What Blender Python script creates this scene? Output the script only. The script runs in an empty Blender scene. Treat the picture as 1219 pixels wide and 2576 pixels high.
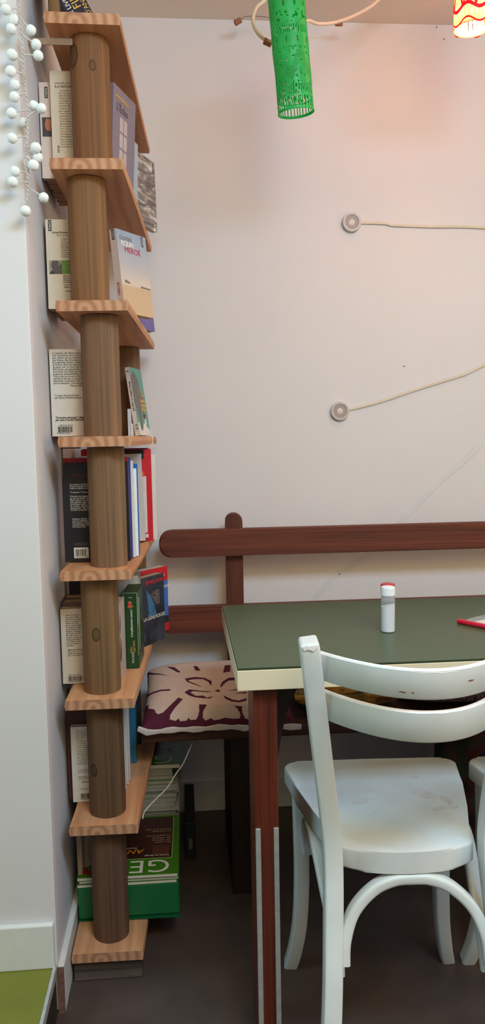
import bpy, bmesh, math, random
from mathutils import Vector, Matrix, noise
random.seed(7)
PI = math.pi
R = math.radians
SC = bpy.context.scene
COL = SC.collection
V = Vector

# ------------------------------------------------------------------ camera
F = 1935.0; IW = 1219; IH = 2576
YAW, PIT, ROL, CZ = R(4.5), R(5.48), R(1.03), 1.15
FW = V((math.sin(YAW)*math.cos(PIT), math.cos(YAW)*math.cos(PIT), -math.sin(PIT)))
_r0 = V((math.cos(YAW), -math.sin(YAW), 0)); _u0 = _r0.cross(FW)
RT = _r0*math.cos(ROL) - _u0*math.sin(ROL)
UP = _u0*math.cos(ROL) + _r0*math.sin(ROL)
cam_d = bpy.data.cameras.new('camera'); cam = bpy.data.objects.new('camera', cam_d); COL.objects.link(cam)
cam_d.sensor_fit = 'VERTICAL'; cam_d.sensor_height = 36.0; cam_d.lens = F/IH*36.0
cam_d.clip_start = 0.02
m = Matrix.Identity(4)
for i in range(3):
    m[i][0] = RT[i]; m[i][1] = UP[i]; m[i][2] = -FW[i]
m[2][3] = CZ
cam.matrix_world = m
SC.camera = cam

def ray(px, py):
    return FW + RT*((px-IW/2)/F) - UP*((py-IH/2)/F)
def atY(px, py, y):
    r = ray(px, py); t = y/r.y
    return V((r.x*t, y, CZ+r.z*t))
def atZ(px, py, z):
    r = ray(px, py); t = (z-CZ)/r.z
    return V((r.x*t, r.y*t, z))

# ------------------------------------------------------------------ materials
def lin(c):
    return tuple(((x/255.)/12.92 if x/255. <= 0.04045 else ((x/255.+0.055)/1.055)**2.4) for x in c)
def newmat(name):
    mt = bpy.data.materials.new(name); mt.use_nodes = True
    nt = mt.node_tree; bs = nt.nodes['Principled BSDF']
    return mt, nt, bs
def setin(bs, k, v):
    if k in bs.inputs: bs.inputs[k].default_value = v
def col4(c): return (c[0], c[1], c[2], 1.0)
def mul(c, k): return tuple(min(1., x*k) for x in c)
_mc = {}
def plain(name, rgb, rough=0.6, metal=0.0, var=0.06, scale=30.0, bump=0.0, bscale=200.0, spec=0.4, sss=None):
    """painted / printed / plastic surface with a little procedural variation; rgb in sRGB 0-255"""
    if name in _mc: return _mc[name]
    mt, nt, bs = newmat(name); c = lin(rgb)
    tc = nt.nodes.new('ShaderNodeTexCoord')
    nz = nt.nodes.new('ShaderNodeTexNoise'); nz.inputs['Scale'].default_value = scale; nz.inputs['Detail'].default_value = 4
    rp = nt.nodes.new('ShaderNodeValToRGB')
    rp.color_ramp.elements[0].position = 0.3; rp.color_ramp.elements[1].position = 0.7
    rp.color_ramp.elements[0].color = col4(mul(c, 1-var)); rp.color_ramp.elements[1].color = col4(mul(c, 1+var))
    L = nt.links.new
    L(tc.outputs['Object'], nz.inputs['Vector']); L(nz.outputs['Fac'], rp.inputs['Fac']); L(rp.outputs['Color'], bs.inputs['Base Color'])
    setin(bs, 'Roughness', rough); setin(bs, 'Metallic', metal); setin(bs, 'Specular IOR Level', spec)
    if bump:
        n2 = nt.nodes.new('ShaderNodeTexNoise'); n2.inputs['Scale'].default_value = bscale; n2.inputs['Detail'].default_value = 3
        bp = nt.nodes.new('ShaderNodeBump'); bp.inputs['Strength'].default_value = bump; bp.inputs['Distance'].default_value = 0.002
        L(tc.outputs['Object'], n2.inputs['Vector']); L(n2.outputs['Fac'], bp.inputs['Height']); L(bp.outputs['Normal'], bs.inputs['Normal'])
    _mc[name] = mt
    return mt
def wood(name, dark, light, axis='Z', stretch=12.0, scale=14.0, rough=0.6, ring=0.5, ringscale=9.0, bump=0.25, knots=(), spec=0.3, distort=3.0):
    mt, nt, bs = newmat(name); L = nt.links.new
    d, l = lin(dark), lin(light)
    tc = nt.nodes.new('ShaderNodeTexCoord')
    mp = nt.nodes.new('ShaderNodeMapping'); s = [scale*stretch/4.]*3; s['XYZ'.index(axis)] = scale/stretch*2
    mp.inputs['Scale'].default_value = s
    nz = nt.nodes.new('ShaderNodeTexNoise'); nz.inputs['Scale'].default_value = 1.0; nz.inputs['Detail'].default_value = 6; nz.inputs['Roughness'].default_value = 0.65; nz.inputs['Distortion'].default_value = 0.5
    wv = nt.nodes.new('ShaderNodeTexWave'); wv.wave_type = 'RINGS'; wv.rings_direction = axis
    wv.inputs['Scale'].default_value = ringscale; wv.inputs['Distortion'].default_value = distort; wv.inputs['Detail'].default_value = 3; wv.inputs['Detail Scale'].default_value = 1.6
    m2 = nt.nodes.new('ShaderNodeMapping'); s2 = [1., 1., 1.]; s2['XYZ'.index(axis)] = 0.12
    m2.inputs['Scale'].default_value = s2; m2.inputs['Location'].default_value = (0.013, 0.021, 0.017)
    mx = nt.nodes.new('ShaderNodeMix'); mx.data_type = 'FLOAT'; mx.inputs[0].default_value = ring
    rp = nt.nodes.new('ShaderNodeValToRGB'); rp.color_ramp.elements[0].position = 0.22; rp.color_ramp.elements[1].position = 0.72
    rp.color_ramp.elements[0].color = col4(d); rp.color_ramp.elements[1].color = col4(l)
    L(tc.outputs['Object'], mp.inputs['Vector']); L(mp.outputs['Vector'], nz.inputs['Vector'])
    L(tc.outputs['Object'], m2.inputs['Vector']); L(m2.outputs['Vector'], wv.inputs['Vector'])
    L(nz.outputs['Fac'], mx.inputs[2]); L(wv.outputs['Fac'], mx.inputs[3]); L(mx.outputs[0], rp.inputs['Fac'])
    out = rp.outputs['Color']
    for (kx, ky, kz, kr) in knots:
        sb = nt.nodes.new('ShaderNodeVectorMath'); sb.operation = 'DISTANCE'
        ms = nt.nodes.new('ShaderNodeVectorMath'); ms.operation = 'MULTIPLY'; ms.inputs[1].default_value = (1.3, 1.3, 0.85)
        L(tc.outputs['Object'], ms.inputs[0]); L(ms.outputs[0], sb.inputs[0]); sb.inputs[1].default_value = (kx*1.3, ky*1.3, kz*0.85)
        kp = nt.nodes.new('ShaderNodeValToRGB'); e = kp.color_ramp.elements
        e[0].position = 0.0; e[0].color = (0.55, 0.55, 0.55, 1); e[1].position = 1.0; e[1].color = (0, 0, 0, 1)
        for p, v in ((0.62, 0.45), (0.75, 1.0), (0.92, 0.9)):
            q = e.new(p); q.color = (v, v, v, 1)
        dv = nt.nodes.new('ShaderNodeMath'); dv.operation = 'DIVIDE'; dv.inputs[1].default_value = kr
        L(sb.outputs['Value'], dv.inputs[0]); L(dv.outputs[0], kp.inputs['Fac'])
        cm = nt.nodes.new('ShaderNodeMix'); cm.data_type = 'RGBA'
        L(kp.outputs['Color'], cm.inputs[0]); L(out, cm.inputs[6]); cm.inputs[7].default_value = col4(mul(d, 0.8))
        out = cm.outputs[2]
    L(out, bs.inputs['Base Color'])
    bp = nt.nodes.new('ShaderNodeBump'); bp.inputs['Strength'].default_value = bump; bp.inputs['Distance'].default_value = 0.002
    L(mx.outputs[0], bp.inputs['Height']); L(bp.outputs['Normal'], bs.inputs['Normal'])
    setin(bs, 'Roughness', rough); setin(bs, 'Specular IOR Level', spec)
    return mt

# ------------------------------------------------------------------ mesh builder
class B:
    def __init__(s): s.bm = bmesh.new(); s.mi = 0
    def _f(s, vs):
        try:
            f = s.bm.faces.new(vs); f.material_index = s.mi; return f
        except ValueError: return None
    def box(s, x0, x1, y0, y1, z0, z1, mat=None, bev=0.0, seg=2):
        P = [(x0,y0,z0),(x1,y0,z0),(x1,y1,z0),(x0,y1,z0),(x0,y0,z1),(x1,y0,z1),(x1,y1,z1),(x0,y1,z1)]
        return s.hexa(P, mat, bev, seg)
    def hexa(s, P, mat=None, bev=0.0, seg=2):
        vs = [s.bm.verts.new(mat @ V(p) if mat else V(p)) for p in P]
        fs = [s._f([vs[i] for i in q]) for q in ((3,2,1,0),(4,5,6,7),(0,1,5,4),(1,2,6,5),(2,3,7,6),(3,0,4,7))]
        if bev:
            es = list({e for f in fs for e in f.edges})
            bmesh.ops.bevel(s.bm, geom=es, offset=bev, segments=seg, affect='EDGES', profile=0.5, material=-1)
        return s
    def prism(s, poly, depth, mat=None, bev=0.0, seg=2):
        """poly in XY, extruded z 0..depth, then transformed"""
        if sum(poly[i][0]*poly[(i+1)%len(poly)][1]-poly[(i+1)%len(poly)][0]*poly[i][1] for i in range(len(poly))) < 0: poly = poly[::-1]
        T = mat or Matrix.Identity(4)
        lo = [s.bm.verts.new(T @ V((p[0], p[1], 0))) for p in poly]
        hi = [s.bm.verts.new(T @ V((p[0], p[1], depth))) for p in poly]
        n = len(poly); f0 = s._f(lo[::-1]); f1 = s._f(hi)
        for i in range(n): s._f([lo[i], lo[(i+1)%n], hi[(i+1)%n], hi[i]])
        if bev:
            es = list({e for f in (f0, f1) if f for e in f.edges})
            bmesh.ops.bevel(s.bm, geom=es, offset=bev, segments=seg, affect='EDGES', profile=0.5, material=-1)
        return s
    def sweep(s, pts, prof, up=V((0,0,1)), closed=False, scales=None, cap=True):
        """profile (list of (a,b)) carried along pts; a along side, b along 'up'-ish"""
        pts = [V(p) for p in pts]; n = len(pts); rings = []
        for i in range(n):
            if closed: t = pts[(i+1)%n]-pts[i-1]
            else: t = pts[min(i+1,n-1)]-pts[max(i-1,0)]
            t.normalize(); sd = t.cross(up)
            if sd.length < 1e-4: sd = t.cross(V((0,1,0)))
            sd.normalize(); u2 = sd.cross(t).normalized(); k = scales[i] if scales else 1.0
            rings.append([s.bm.verts.new(pts[i]+sd*a*k+u2*b*k) for a, b in prof])
        k = len(prof)
        for i in range(n if closed else n-1):
            r0, r1 = rings[i], rings[(i+1)%n]
            for j in range(k): s._f([r0[j], r0[(j+1)%k], r1[(j+1)%k], r1[j]])
        if cap and not closed: s._f(rings[0][::-1]); s._f(rings[-1])
        return s
    def tube(s, pts, r, n=8, closed=False, scales=None):
        return s.sweep(pts, [(r*math.cos(2*PI*i/n), r*math.sin(2*PI*i/n)) for i in range(n)], closed=closed, scales=scales)
    def lathe(s, prof, n=32, mat=None, cap=True):
        T = mat or Matrix.Identity(4); rings = []
        for (r, z) in prof: rings.append([s.bm.verts.new(T @ V((r*math.cos(2*PI*i/n), r*math.sin(2*PI*i/n), z))) for i in range(n)])
        for a, b in zip(rings, rings[1:]):
            for j in range(n): s._f([a[j], a[(j+1)%n], b[(j+1)%n], b[j]])
        if cap: s._f(rings[0][::-1]); s._f(rings[-1])
        return s
    def grid(s, fn, nu, nv, keep=None):
        vs = {}
        def g(i, j):
            if (i, j) not in vs: vs[(i, j)] = s.bm.verts.new(fn(i/nu, j/nv))
            return vs[(i, j)]
        for i in range(nu):
            for j in range(nv):
                if keep is None or keep((i+.5)/nu, (j+.5)/nv): s._f([g(i,j), g(i+1,j), g(i+1,j+1), g(i,j+1)])
        return s
    def sphere(s, c, r, sub=3, sc=(1,1,1)):
        bmesh.ops.create_icosphere(s.bm, subdivisions=sub, radius=1.0, matrix=Matrix.Translation(c) @ Matrix.Diagonal((r*sc[0], r*sc[1], r*sc[2], 1)))
        return s
def rrect(w, h, r, n=4):
    """rounded rectangle profile centred"""
    out = []
    for cx, cy, a0 in ((w/2-r, h/2-r, 0), (-w/2+r, h/2-r, 90), (-w/2+r, -h/2+r, 180), (w/2-r, -h/2+r, 270)):
        for i in range(n+1):
            a = R(a0+90*i/n); out.append((cx+r*math.cos(a), cy+r*math.sin(a)))
    return out
def spline(pts, n=8):
    """catmull-rom through points"""
    pts = [V(p) for p in pts]; out = []
    for i in range(len(pts)-1):
        p0, p1, p2, p3 = pts[max(i-1,0)], pts[i], pts[i+1], pts[min(i+2,len(pts)-1)]
        for k in range(n):
            t = k/n
            out.append(0.5*((2*p1)+(p2-p0)*t+(2*p0-5*p1+4*p2-p3)*t*t+(3*p1-p0-3*p2+p3)*t*t*t))
    out.append(pts[-1]); return out

def wmat(o):
    M_ = o.matrix_basis.copy()
    while o.parent: o = o.parent; M_ = o.matrix_basis @ M_
    return M_
def obj(name, b, mats, parent=None, world=False, smooth=False, angle=35):
    """link one mesh object. world=True: geometry was given in world space -> bring it into the parent's space"""
    if not isinstance(mats, (list, tuple)): mats = [mats]
    bm = b.bm
    if parent and world: bm.transform(wmat(parent).inverted())
    bmesh.ops.recalc_face_normals(bm, faces=bm.faces[:])
    me = bpy.data.meshes.new(name); bm.to_mesh(me); bm.free()
    for mt in mats: me.materials.append(mt)
    if smooth:
        me.polygons.foreach_set('use_smooth', [True]*len(me.polygons))
        try: me.set_sharp_from_angle(angle=R(angle))
        except Exception: pass
    o = bpy.data.objects.new(name, me); COL.objects.link(o)
    if parent: o.parent = parent
    return o
def tag(o, label, cat, group=None):
    o['label'] = label; o['category'] = cat
    if group: o['group'] = group
    return o
def thing(name, label, cat, loc=(0,0,0), rz=0.0, group=None, rot=None):
    o = bpy.data.objects.new(name, None); COL.objects.link(o); o.empty_display_size = 0.05
    o.location = loc; o.rotation_euler = rot if rot else (0, 0, rz)
    return tag(o, label, cat, group)
def struct(name, b, mt, smooth=False):
    o = obj(name, b, mt, smooth=smooth); o['kind'] = 'structure'; return o
def center_mesh(o):
    """move a world-space top-level mesh's origin to its base"""
    vs = [v.co for v in o.data.vertices]
    c = V(((min(v.x for v in vs)+max(v.x for v in vs))/2, (min(v.y for v in vs)+max(v.y for v in vs))/2, min(v.z for v in vs)))
    o.data.transform(Matrix.Translation(-c)); o.location = c; return o

# ------------------------------------------------------------------ text
def text_mesh(s, size, align='LEFT', bold=0.0, shear=0.0, spacing=1.0, lines=1.0):
    cu = bpy.data.curves.new('t', 'FONT'); cu.body = s; cu.size = size; cu.align_x = align; cu.resolution_u = 2 if size < .012 else 6
    cu.extrude = 0.00008; cu.offset = bold*size; cu.shear = shear; cu.space_character = spacing; cu.space_line = lines
    o = bpy.data.objects.new('t', cu); COL.objects.link(o)
    dg = bpy.context.evaluated_depsgraph_get(); me = bpy.data.meshes.new_from_object(o.evaluated_get(dg))
    bpy.data.objects.remove(o); bpy.data.curves.remove(cu)
    return me

INK = plain('ink_black', (38, 34, 32), 0.7, var=0.02)
INKG = plain('ink_grey', (128, 120, 112), 0.7, var=0.02)
INKW = plain('ink_white', (232, 226, 216), 0.6, var=0.02)
INKY = plain('ink_yellow', (226, 178, 78), 0.6, var=0.02)
INKR = plain('ink_red', (196, 32, 50), 0.6, var=0.02)
INKP = plain('ink_magenta', (190, 20, 72), 0.6, var=0.02)
PAGES = plain('page_block', (198, 178, 150), 0.85, var=0.08, scale=260)
PAGEB = plain('browned_pages', (176, 142, 116), 0.85, var=0.08, scale=260)
PAGEW = plain('white_pages', (222, 216, 206), 0.85, var=0.06, scale=260)

# ------------------------------------------------------------------ books
class Book:
    """local frame: X along the cover that faces the viewer, Y thickness (away), Z up"""
    def __init__(s, name, label, cat, loc, rz, w, h, t, front, spinec=None, other=None, pages=PAGES, spine='R', group=None, rot=None, curl=0.0):
        s.w, s.h, s.t, s.spine = w, h, t, spine
        s.o = thing(name, label, cat, loc, rz, group, rot)
        ct = 0.0009; b = B()
        b.mi = 0
        sx0, sx1 = (0, w)
        b.box(sx0, sx1, 0, ct, 0, h)
        b.mi = 2; b.box(sx0, sx1, t-ct, t, 0, h)
        b.mi = 1
        if spine == 'R': b.box(w-ct, w, ct, t-ct, 0, h)
        else: b.box(0, ct, ct, t-ct, 0, h)
        obj('cover', b, [front, spinec or front, other or front], s.o)
        b = B(); i = 0.0016
        if spine == 'R': b.box(i, w-ct, ct, t-ct, i*.6, h-i*.6)
        else: b.box(ct, w-i, ct, t-ct, i*.6, h-i*.6)
        obj('page_block', b, pages, s.o)
    def face(s, f):
        if f == 'V': o, a, n = V((0,0,0)), V((1,0,0)), V((0,-1,0))
        elif s.spine == 'L': o, a, n = V((0,s.t,0)), V((0,-1,0)), V((-1,0,0))
        else: o, a, n = V((s.w,0,0)), V((0,1,0)), V((1,0,0))
        m_ = Matrix.Identity(4)
        for i in range(3):
            m_[i][0] = a[i]; m_[i][1] = (0,0,1)[i]; m_[i][2] = n[i]; m_[i][3] = o[i]
        return m_
    def text(s, f, st, x, z, size, mt, rot=0, name='printed_text', **k):
        me = text_mesh(st, size, **k)
        me.transform(s.face(f) @ Matrix.Translation((x, z, 0.0006)) @ Matrix.Rotation(R(rot), 4, 'Z'))
        me.materials.clear(); me.materials.append(mt)
        o = bpy.data.objects.new(name, me); COL.objects.link(o); o.parent = s.o; return o
    def panel(s, f, x0, x1, z0, z1, mt, name='printed_panel', d=0.0004):
        b = B(); b.box(x0, x1, z0, z1, 0.00005, d, mat=s.face(f)); return obj(name, b, mt, s.o)
    def poly(s, f, pts, mt, name='cover_picture', d=0.0005):
        b = B(); b.prism(pts, d, mat=s.face(f) @ Matrix.Translation((0, 0, 0.00005))); return obj(name, b, mt, s.o)
    def barcode(s, x0, x1, z0, z1, white=None, digits='9 782264 033957'):
        if white: s.panel('V', x0-.004, x1+.004, z0-.005, z1+.004, white, 'barcode_label')
        b = B(); x = x0; rnd = random.Random(int(x0*1e5)+int(z1*1e4))
        while x < x1:
            wd = rnd.choice((.0005, .0008, .0013)); b.box(x, min(x+wd, x1), z0, z1, 0.0004, 0.0007, mat=s.face('V')); x += wd+rnd.choice((.0005, .0007, .0011))
        obj('barcode', b, INK, s.o)
        if digits: s.text('V', digits, x0-.003, z0-.0034, 0.0042, INK)
# ------------------------------------------------------------------ setting
WX, WY, CEIL, GZ = -0.273, 2.305, 2.335, 0.1      # niche wall x, back wall y, ceiling, green platform height
PY = 1.485                                          # face of the pier at the left
WALL = plain('wall_paint', (221, 215, 216), 0.75, var=0.025, scale=3.0, bump=0.12, bscale=45)
WALLB = plain('baseboard_paint', (222, 220, 216), 0.5, var=0.04, scale=20, bump=0.1, bscale=60)
CEILM = plain('ceiling_paint', (240, 229, 219), 0.85, var=0.03, scale=4)
FLOOR = plain('brown_floor', (80, 67, 62), 0.42, var=0.18, scale=9, bump=0.05, bscale=120, spec=0.35)
GREENF = plain('olive_floor', (116, 119, 41), 0.5, var=0.08, scale=14)
RAW = plain('raw_board_end', (120, 84, 74), 0.8, var=0.25, scale=80)
CRACKM = plain('filler_tape', (217, 213, 213), 0.8, var=0.05, scale=12, bump=0.2, bscale=60)
STEEL = plain('brushed_aluminium', (196, 199, 203), 0.4, metal=0.45, var=0.1, scale=60)
DARKRISER = plain('riser_dark', (46, 36, 33), 0.6, var=0.2)

struct('floor', B().box(WX-0.02, 2.6, -1.8, WY+0.1, -0.05, 0.0), FLOOR)
struct('floor_platform', B().box(-2.4, WX-0.006, -1.8, PY, -0.05, GZ), GREENF)
struct('wall_back', B().box(WX, 2.6, WY, WY+0.1, 0, CEIL), WALL)
struct('wall_left', B().box(WX-0.1, WX, PY+0.02, WY+0.1, 0, CEIL), WALL)
struct('wall_front', B().box(-2.4, WX, PY, PY+0.02, 0, CEIL, bev=0.003), WALL)
struct('wall_right', B().box(2.6, 2.7, -1.8, WY+0.1, 0, CEIL), WALL)
struct('ceiling', B().box(-2.4, 2.7, -1.8, WY+0.1, CEIL, CEIL+0.08), CEILM)
struct('baseboard_back', B().box(WX+0.014, 2.6, WY-0.014, WY, 0, 0.1, bev=0.003), WALLB)
struct('baseboard_front', B().box(-2.4, WX-0.004, PY-0.014, PY, GZ, GZ+0.093, bev=0.003), WALLB)
bb = B(); bb.box(WX, WX+0.013, 1.479, WY-0.014, 0, 0.1, bev=0.002); bb.mi = 1; bb.box(WX, WX+0.0128, 1.476, 1.4795, 0.0, 0.098)
struct('baseboard_left', bb, [WALLB, RAW])
struct('trim_1', B().box(WX-0.008, WX-0.001, -1.8, PY-0.012, GZ-0.018, GZ+0.003, bev=0.001), STEEL)     # nosing of the platform
struct('trim_2', B().box(WX-0.0065, WX-0.003, -1.8, PY-0.012, 0, GZ-0.018), DARKRISER)                   # its dark riser
# plaster strip running diagonally down the back wall
def wall_strip(pts, halfw):
    b = B(); P_ = [atY(x, y, WY-0.0006) for x, y in pts]; n = len(P_)
    for i in range(n-1):
        d = (P_[i+1]-P_[i]); d.normalize(); nn = V((d.z, 0, -d.x))
        a0, a1 = P_[i]+nn*halfw, P_[i]-nn*halfw; b0, b1 = P_[i+1]+nn*halfw, P_[i+1]-nn*halfw
        dy = V((0, 0.0042, 0))
        b.hexa([a0+dy, a1+dy, b1+dy, b0+dy, a0-dy*.3, a1-dy*.3, b1-dy*.3, b0-dy*.3])
    return b
struct('trim_3', wall_strip([(1225,1100),(1166,1160),(1110,1206),(1060,1256),(1000,1318),(940,1380),(900,1412),(850,1440),(800,1496),(780,1520)], 0.0085), CRACKM)
# small nail and dent in the wall
for px, py in ((1098,68),(1116,98),(1016,921)):
    b = B(); p = atY(px, py, WY-0.003); b.lathe([(0.0016,0),(0.0016,0.004)], 10, Matrix.Translation(p) @ Matrix.Rotation(R(-90),4,'X'))
    o = obj('wall_nail', b, plain('nail_dark', (90, 70, 60), 0.5)); 
    tag(o, {1098:'small dark nail high on the back wall left of the red lampshade', 1116:'smaller dark nail just below the other one near the red lampshade', 1016:'tiny dark nail in the wall above the lower cable'}[px], 'nail')

# ------------------------------------------------------------------ plank bookshelf
SH = thing('plank_bookshelf', 'tall narrow shelf of pale pine planks stacked on round wooden posts against the left wall', 'bookshelf', (-0.178, 1.62, 0))
PINES = [wood('pine_plank_%d' % i, d, l, 'Y', 16, 26, 0.62, 0.22, rs*.8, 0.18, distort=5) for i, (d, l, rs) in enumerate([
    ((176,113,74),(212,153,107),10), ((182,123,84),(217,163,119),12), ((178,119,82),(213,159,117),9), ((186,126,87),(219,165,121),13)])]
PEND = wood('pine_end_grain', (166, 116, 85), (198, 149, 115), 'Y', 6, 40, 0.75, 0.55, 17, 0.3, distort=3)
BW = [((108,24.5),(302.5,38)), ((122,399),(311,396)), ((138,759),(322,751)), ((144,1097),(330,1098)), ((150,1437),(331,1433)), ((162,1763),(339,1757)), ((173,2077),(348,2076)), ((178,2398),(361,2395))]
BOARD = []
TH = 0.0215
for i, (l, r) in enumerate(BW):
    pl, pr = atY(*l, 1.555), atY(*r, 1.555); z = (pl.z+pr.z)/2
    tilt = (pr.z-pl.z)*0.2
    y1 = 2.215 - pl.y; s = 0.045
    BOARD.append((pl.x, pr.x, z))
    c = V(((pl.x+pr.x)/2, 1.555, z)); hw = (pr.x-pl.x)/2; ln = 2.215-1.555
    b = B()
    zl, zr = -tilt/2, tilt/2
    # cut into stations along the depth so the sawn edges wander slightly
    st = 9; prev = None
    for k in range(st+1):
        v = ln*k/st; jl = noise.noise(V((i*3.1, k*.9, 0)))*0.0012; jr = noise.noise(V((i*5.7, k*.9, 4)))*0.0012
        x0, x1 = -hw+0.008*k/st+jl, hw+s*v+jr
        ring = [b.bm.verts.new(q) for q in ((x0+.002,v,zl-TH+.001),(x0,v,zl-TH/2),(x0+.002,v,zl),(x1-.002,v,zr),(x1,v,zr-TH/2),(x1-.002,v,zr-TH+.001))]
        if prev:
            for j in range(6): b._f([prev[j], prev[(j+1)%6], ring[(j+1)%6], ring[j]])
        else: b.mi = 1; b._f(ring); b.mi = 0
        prev = ring
    b.mi = 1; b._f(prev[::-1])
    o = obj('plank', b, [PINES[i % 4], PEND], SH); o.location = c - SH.location
WEATH = wood('weathered_plinth', (30, 24, 22), (112, 96, 86), 'X', 16, 16, 0.85, 0.2, 6, 0.5)
b = B(); b.box(-0.074, 0.07, 0, 0.62, 0, BOARD[7][2]-TH-0.0012, bev=0.003)
o = obj('plinth', b, WEATH, SH); o.location = V((-0.181, 1.565, 0)) - SH.location
PX = [229.5, 223, 255, 271, 255, 269, 278]; PYY = [225, 600, 940, 1270, 1600, 1930, 2230]
KN = {0: [(-.031,-.024,.085,.021),(.008,-.036,.062,.010)], 4: [(-.006,-.0385,.005,.013)], 5: [(-.024,-.031,-.02,.013)]}
def post(i, x, y, rad, knots, seed, part='post'):
    z0, z1 = BOARD[i+1][2]+0.0003, BOARD[i][2]-TH-0.0003
    mt = wood('treated_post_%d_%d' % (i, seed), *[((88,60,36),(142,98,62)), ((92,66,40),(148,106,70)), ((86,64,46),(142,108,80)), ((88,66,48),(144,112,82)), ((82,62,40),(140,108,74)), ((70,52,36),(118,88,62)), ((74,54,40),(118,86,66))][i], 'Z', 22, 24, 0.72, 0.12, 11, 0.35, knots)
    b = B(); h = z1-z0; prof = []
    n = 40; st = 14
    def f(u, v):
        a = 2*PI*u; rr = rad*(1+0.012*noise.noise(V((math.cos(a)+seed, math.sin(a), v*1.5)))+0.008*noise.noise(V((math.cos(a)*3, math.sin(a)*3, seed+v*3))))
        if v <= 0.0001 or v >= 0.9999: rr *= 0.985
        return V((rr*math.cos(a), rr*math.sin(a), -h/2+h*v))
    b.grid(f, n, st); bmesh.ops.remove_doubles(b.bm, verts=b.bm.verts[:], dist=1e-5)
    bmesh.ops.holes_fill(b.bm, edges=[e for e in b.bm.edges if e.is_boundary], sides=0)
    o = obj(part, b, mt, SH, smooth=True, angle=50); o.location = V((x, y, (z0+z1)/2)) - SH.location
POSTC = []
for i in range(7):
    x = atY(PX[i], PYY[i], 1.63).x; POSTC.append(x)
    post(i, x, 1.622, 0.0388, KN.get(i, ()), i)
for i, px, py in ((0, 345, 384), (2, 354, 985), (4, 367, 1410)):
    x = atY(px, py, 2.175).x - 0.0388
    post(i, x, 2.172, 0.0388, (), 20+i)
# stub on the top plank
b = B(); p = atY(139, 20, 1.60); b.box(-0.0105, 0.0105, -0.025, 0.025, 0, 0.036, bev=0.003)
o = obj('post', b, wood('stub_wood', (82,60,36), (120,90,56), 'Z', 10, 12), SH); o.location = V((p.x, 1.60, BOARD[0][2]+0.0003)) - SH.location
# metal straps holding the shelf to the wall
BRK = plain('strap_steel', (150, 128, 110), 0.45, metal=0.7, var=0.1)
b = B(); a = atY(100, 106, 1.592); a.x = WX+0.001; c = atY(183, 110, 1.592)
b.box(a.x, c.x, 1.588, 1.5905, a.z-0.006, a.z+0.006); b.lathe([(0.0022,0),(0.0022,0.0012)], 10, Matrix.Translation((a.x+0.022,1.588,a.z)) @ Matrix.Rotation(R(90),4,'X'))
obj('steel_strap', b, BRK, SH, world=True)
b = B(); a = atY(147, 1122, 1.60); c = atY(148, 1196, 1.60)
b.box(-.2375, -.2355, 1.562, 1.572, c.z, BOARD[3][2]-TH); b.box(-.2375, -.2, 1.562, 1.572, BOARD[3][2]-TH-0.002, BOARD[3][2]-TH)
obj('steel_bracket', b, plain('bracket_dark', (70, 58, 52), 0.5, metal=0.6), SH, world=True)

# ------------------------------------------------------------------ books, shelf by shelf
def cov(name, rgb, rough=0.45, **k): return plain(name, rgb, rough, var=k.pop('var', 0.03), scale=60, **k)
CREAM = cov('cover_cream', (214, 200, 180)); PINKW = cov('cover_pinkish_white', (214, 194, 184)); WHITEC = cov('cover_white', (222, 216, 208))
POINTSB = plain('label_black', (34, 26, 24), 0.5, var=0.02)
Z = [q[2]+0.0017 for q in BOARD]
HID = 'paperbacks packed in rows behind the front books'
def filler(shelf, y, t, h, w, x, rgb, label, pages=PAGEB, group=HID, name='paperback', spinec=None, other=None, rough=0.5):
    mt = cov('cover_%d_%d_%d' % rgb, rgb, rough)
    return Book(name, label, 'book', (x, y, Z[shelf]), 0, w, h, t, mt, spinec or mt, other or mt, pages, 'R', group)

# top plank
NAVY = cov('cover_navy_film', (38, 36, 58), 0.4)
L0, R0 = atY(183, 40, 1.66), atY(241, 40, 1.66)
k = Book('book', 'thick dark navy book with yellow lettering up its spine, leaning left on the top plank', 'book', (atY(232,22,1.60).x, 1.60, Z[0]+.0225), 0, 0.2, 0.168, 0.046, NAVY, NAVY, NAVY, PAGES, 'L', rot=(R(-27), 0, R(89)))
k.text('S', 'LE LIVRE DU', 0.0135, 0.008, 0.0125, INKW, 90, bold=.01); k.text('S', 'FILM', 0.032, 0.018, 0.022, INKY, 90); k.text('S', 'D\'ANIMATION', 0.0435, -0.002, 0.0125, INKY, 90)

def points_label(k, f, x, z, w=0.0065, h=0.022):
    k.panel(f, x, x+w, z-h, z, POINTSB, 'series_label'); k.text(f, 'POINTS', x+w*.82, z-h+.002, 0.0052, INKW, 90, bold=0.01)

# second plank from the top
k = Book('paperback', 'cream paperback showing its back cover, headed IL A FAIT, left of the top post', 'book', (-0.2455, 1.664, Z[1]), 0, 0.1, 0.206, 0.012, CREAM)
k.text('V', 'DANIEL AUTEUIL', 0.0095, 0.180, 0.0060, INKG); k.text('V', 'IL A FAIT L\'IDIOT', 0.0095, 0.1735, 0.0058, INK, bold=.015)
k.text('V', '- Accoudé à son\nson dos, je suis\ndélà ses mains\nVespa, le fond\nqui savent la\nmatin d\'hiver\nhumeur. Pas pour\nl\'instant, encore\ngare, garder l\'âme\nmois, un modèle\nsentiment de soi\nl\'ouvreuse sont\nde la Vespa sur\naiguille de l\'heure\nfoot la dernière\nhort. Vous avez\ncoeur se mouille\ndes sabots de ce\ns\'échappent des\npas, au bout, la\nmort de Saint Jean\nNon, je n\'aime\nécole que mon', 0.0165, 0.1665, 0.0048, INKG, lines=1.04)
k.text('V', 'NOK', 0.0145, 0.046, 0.0065, INK, 90)
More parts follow.
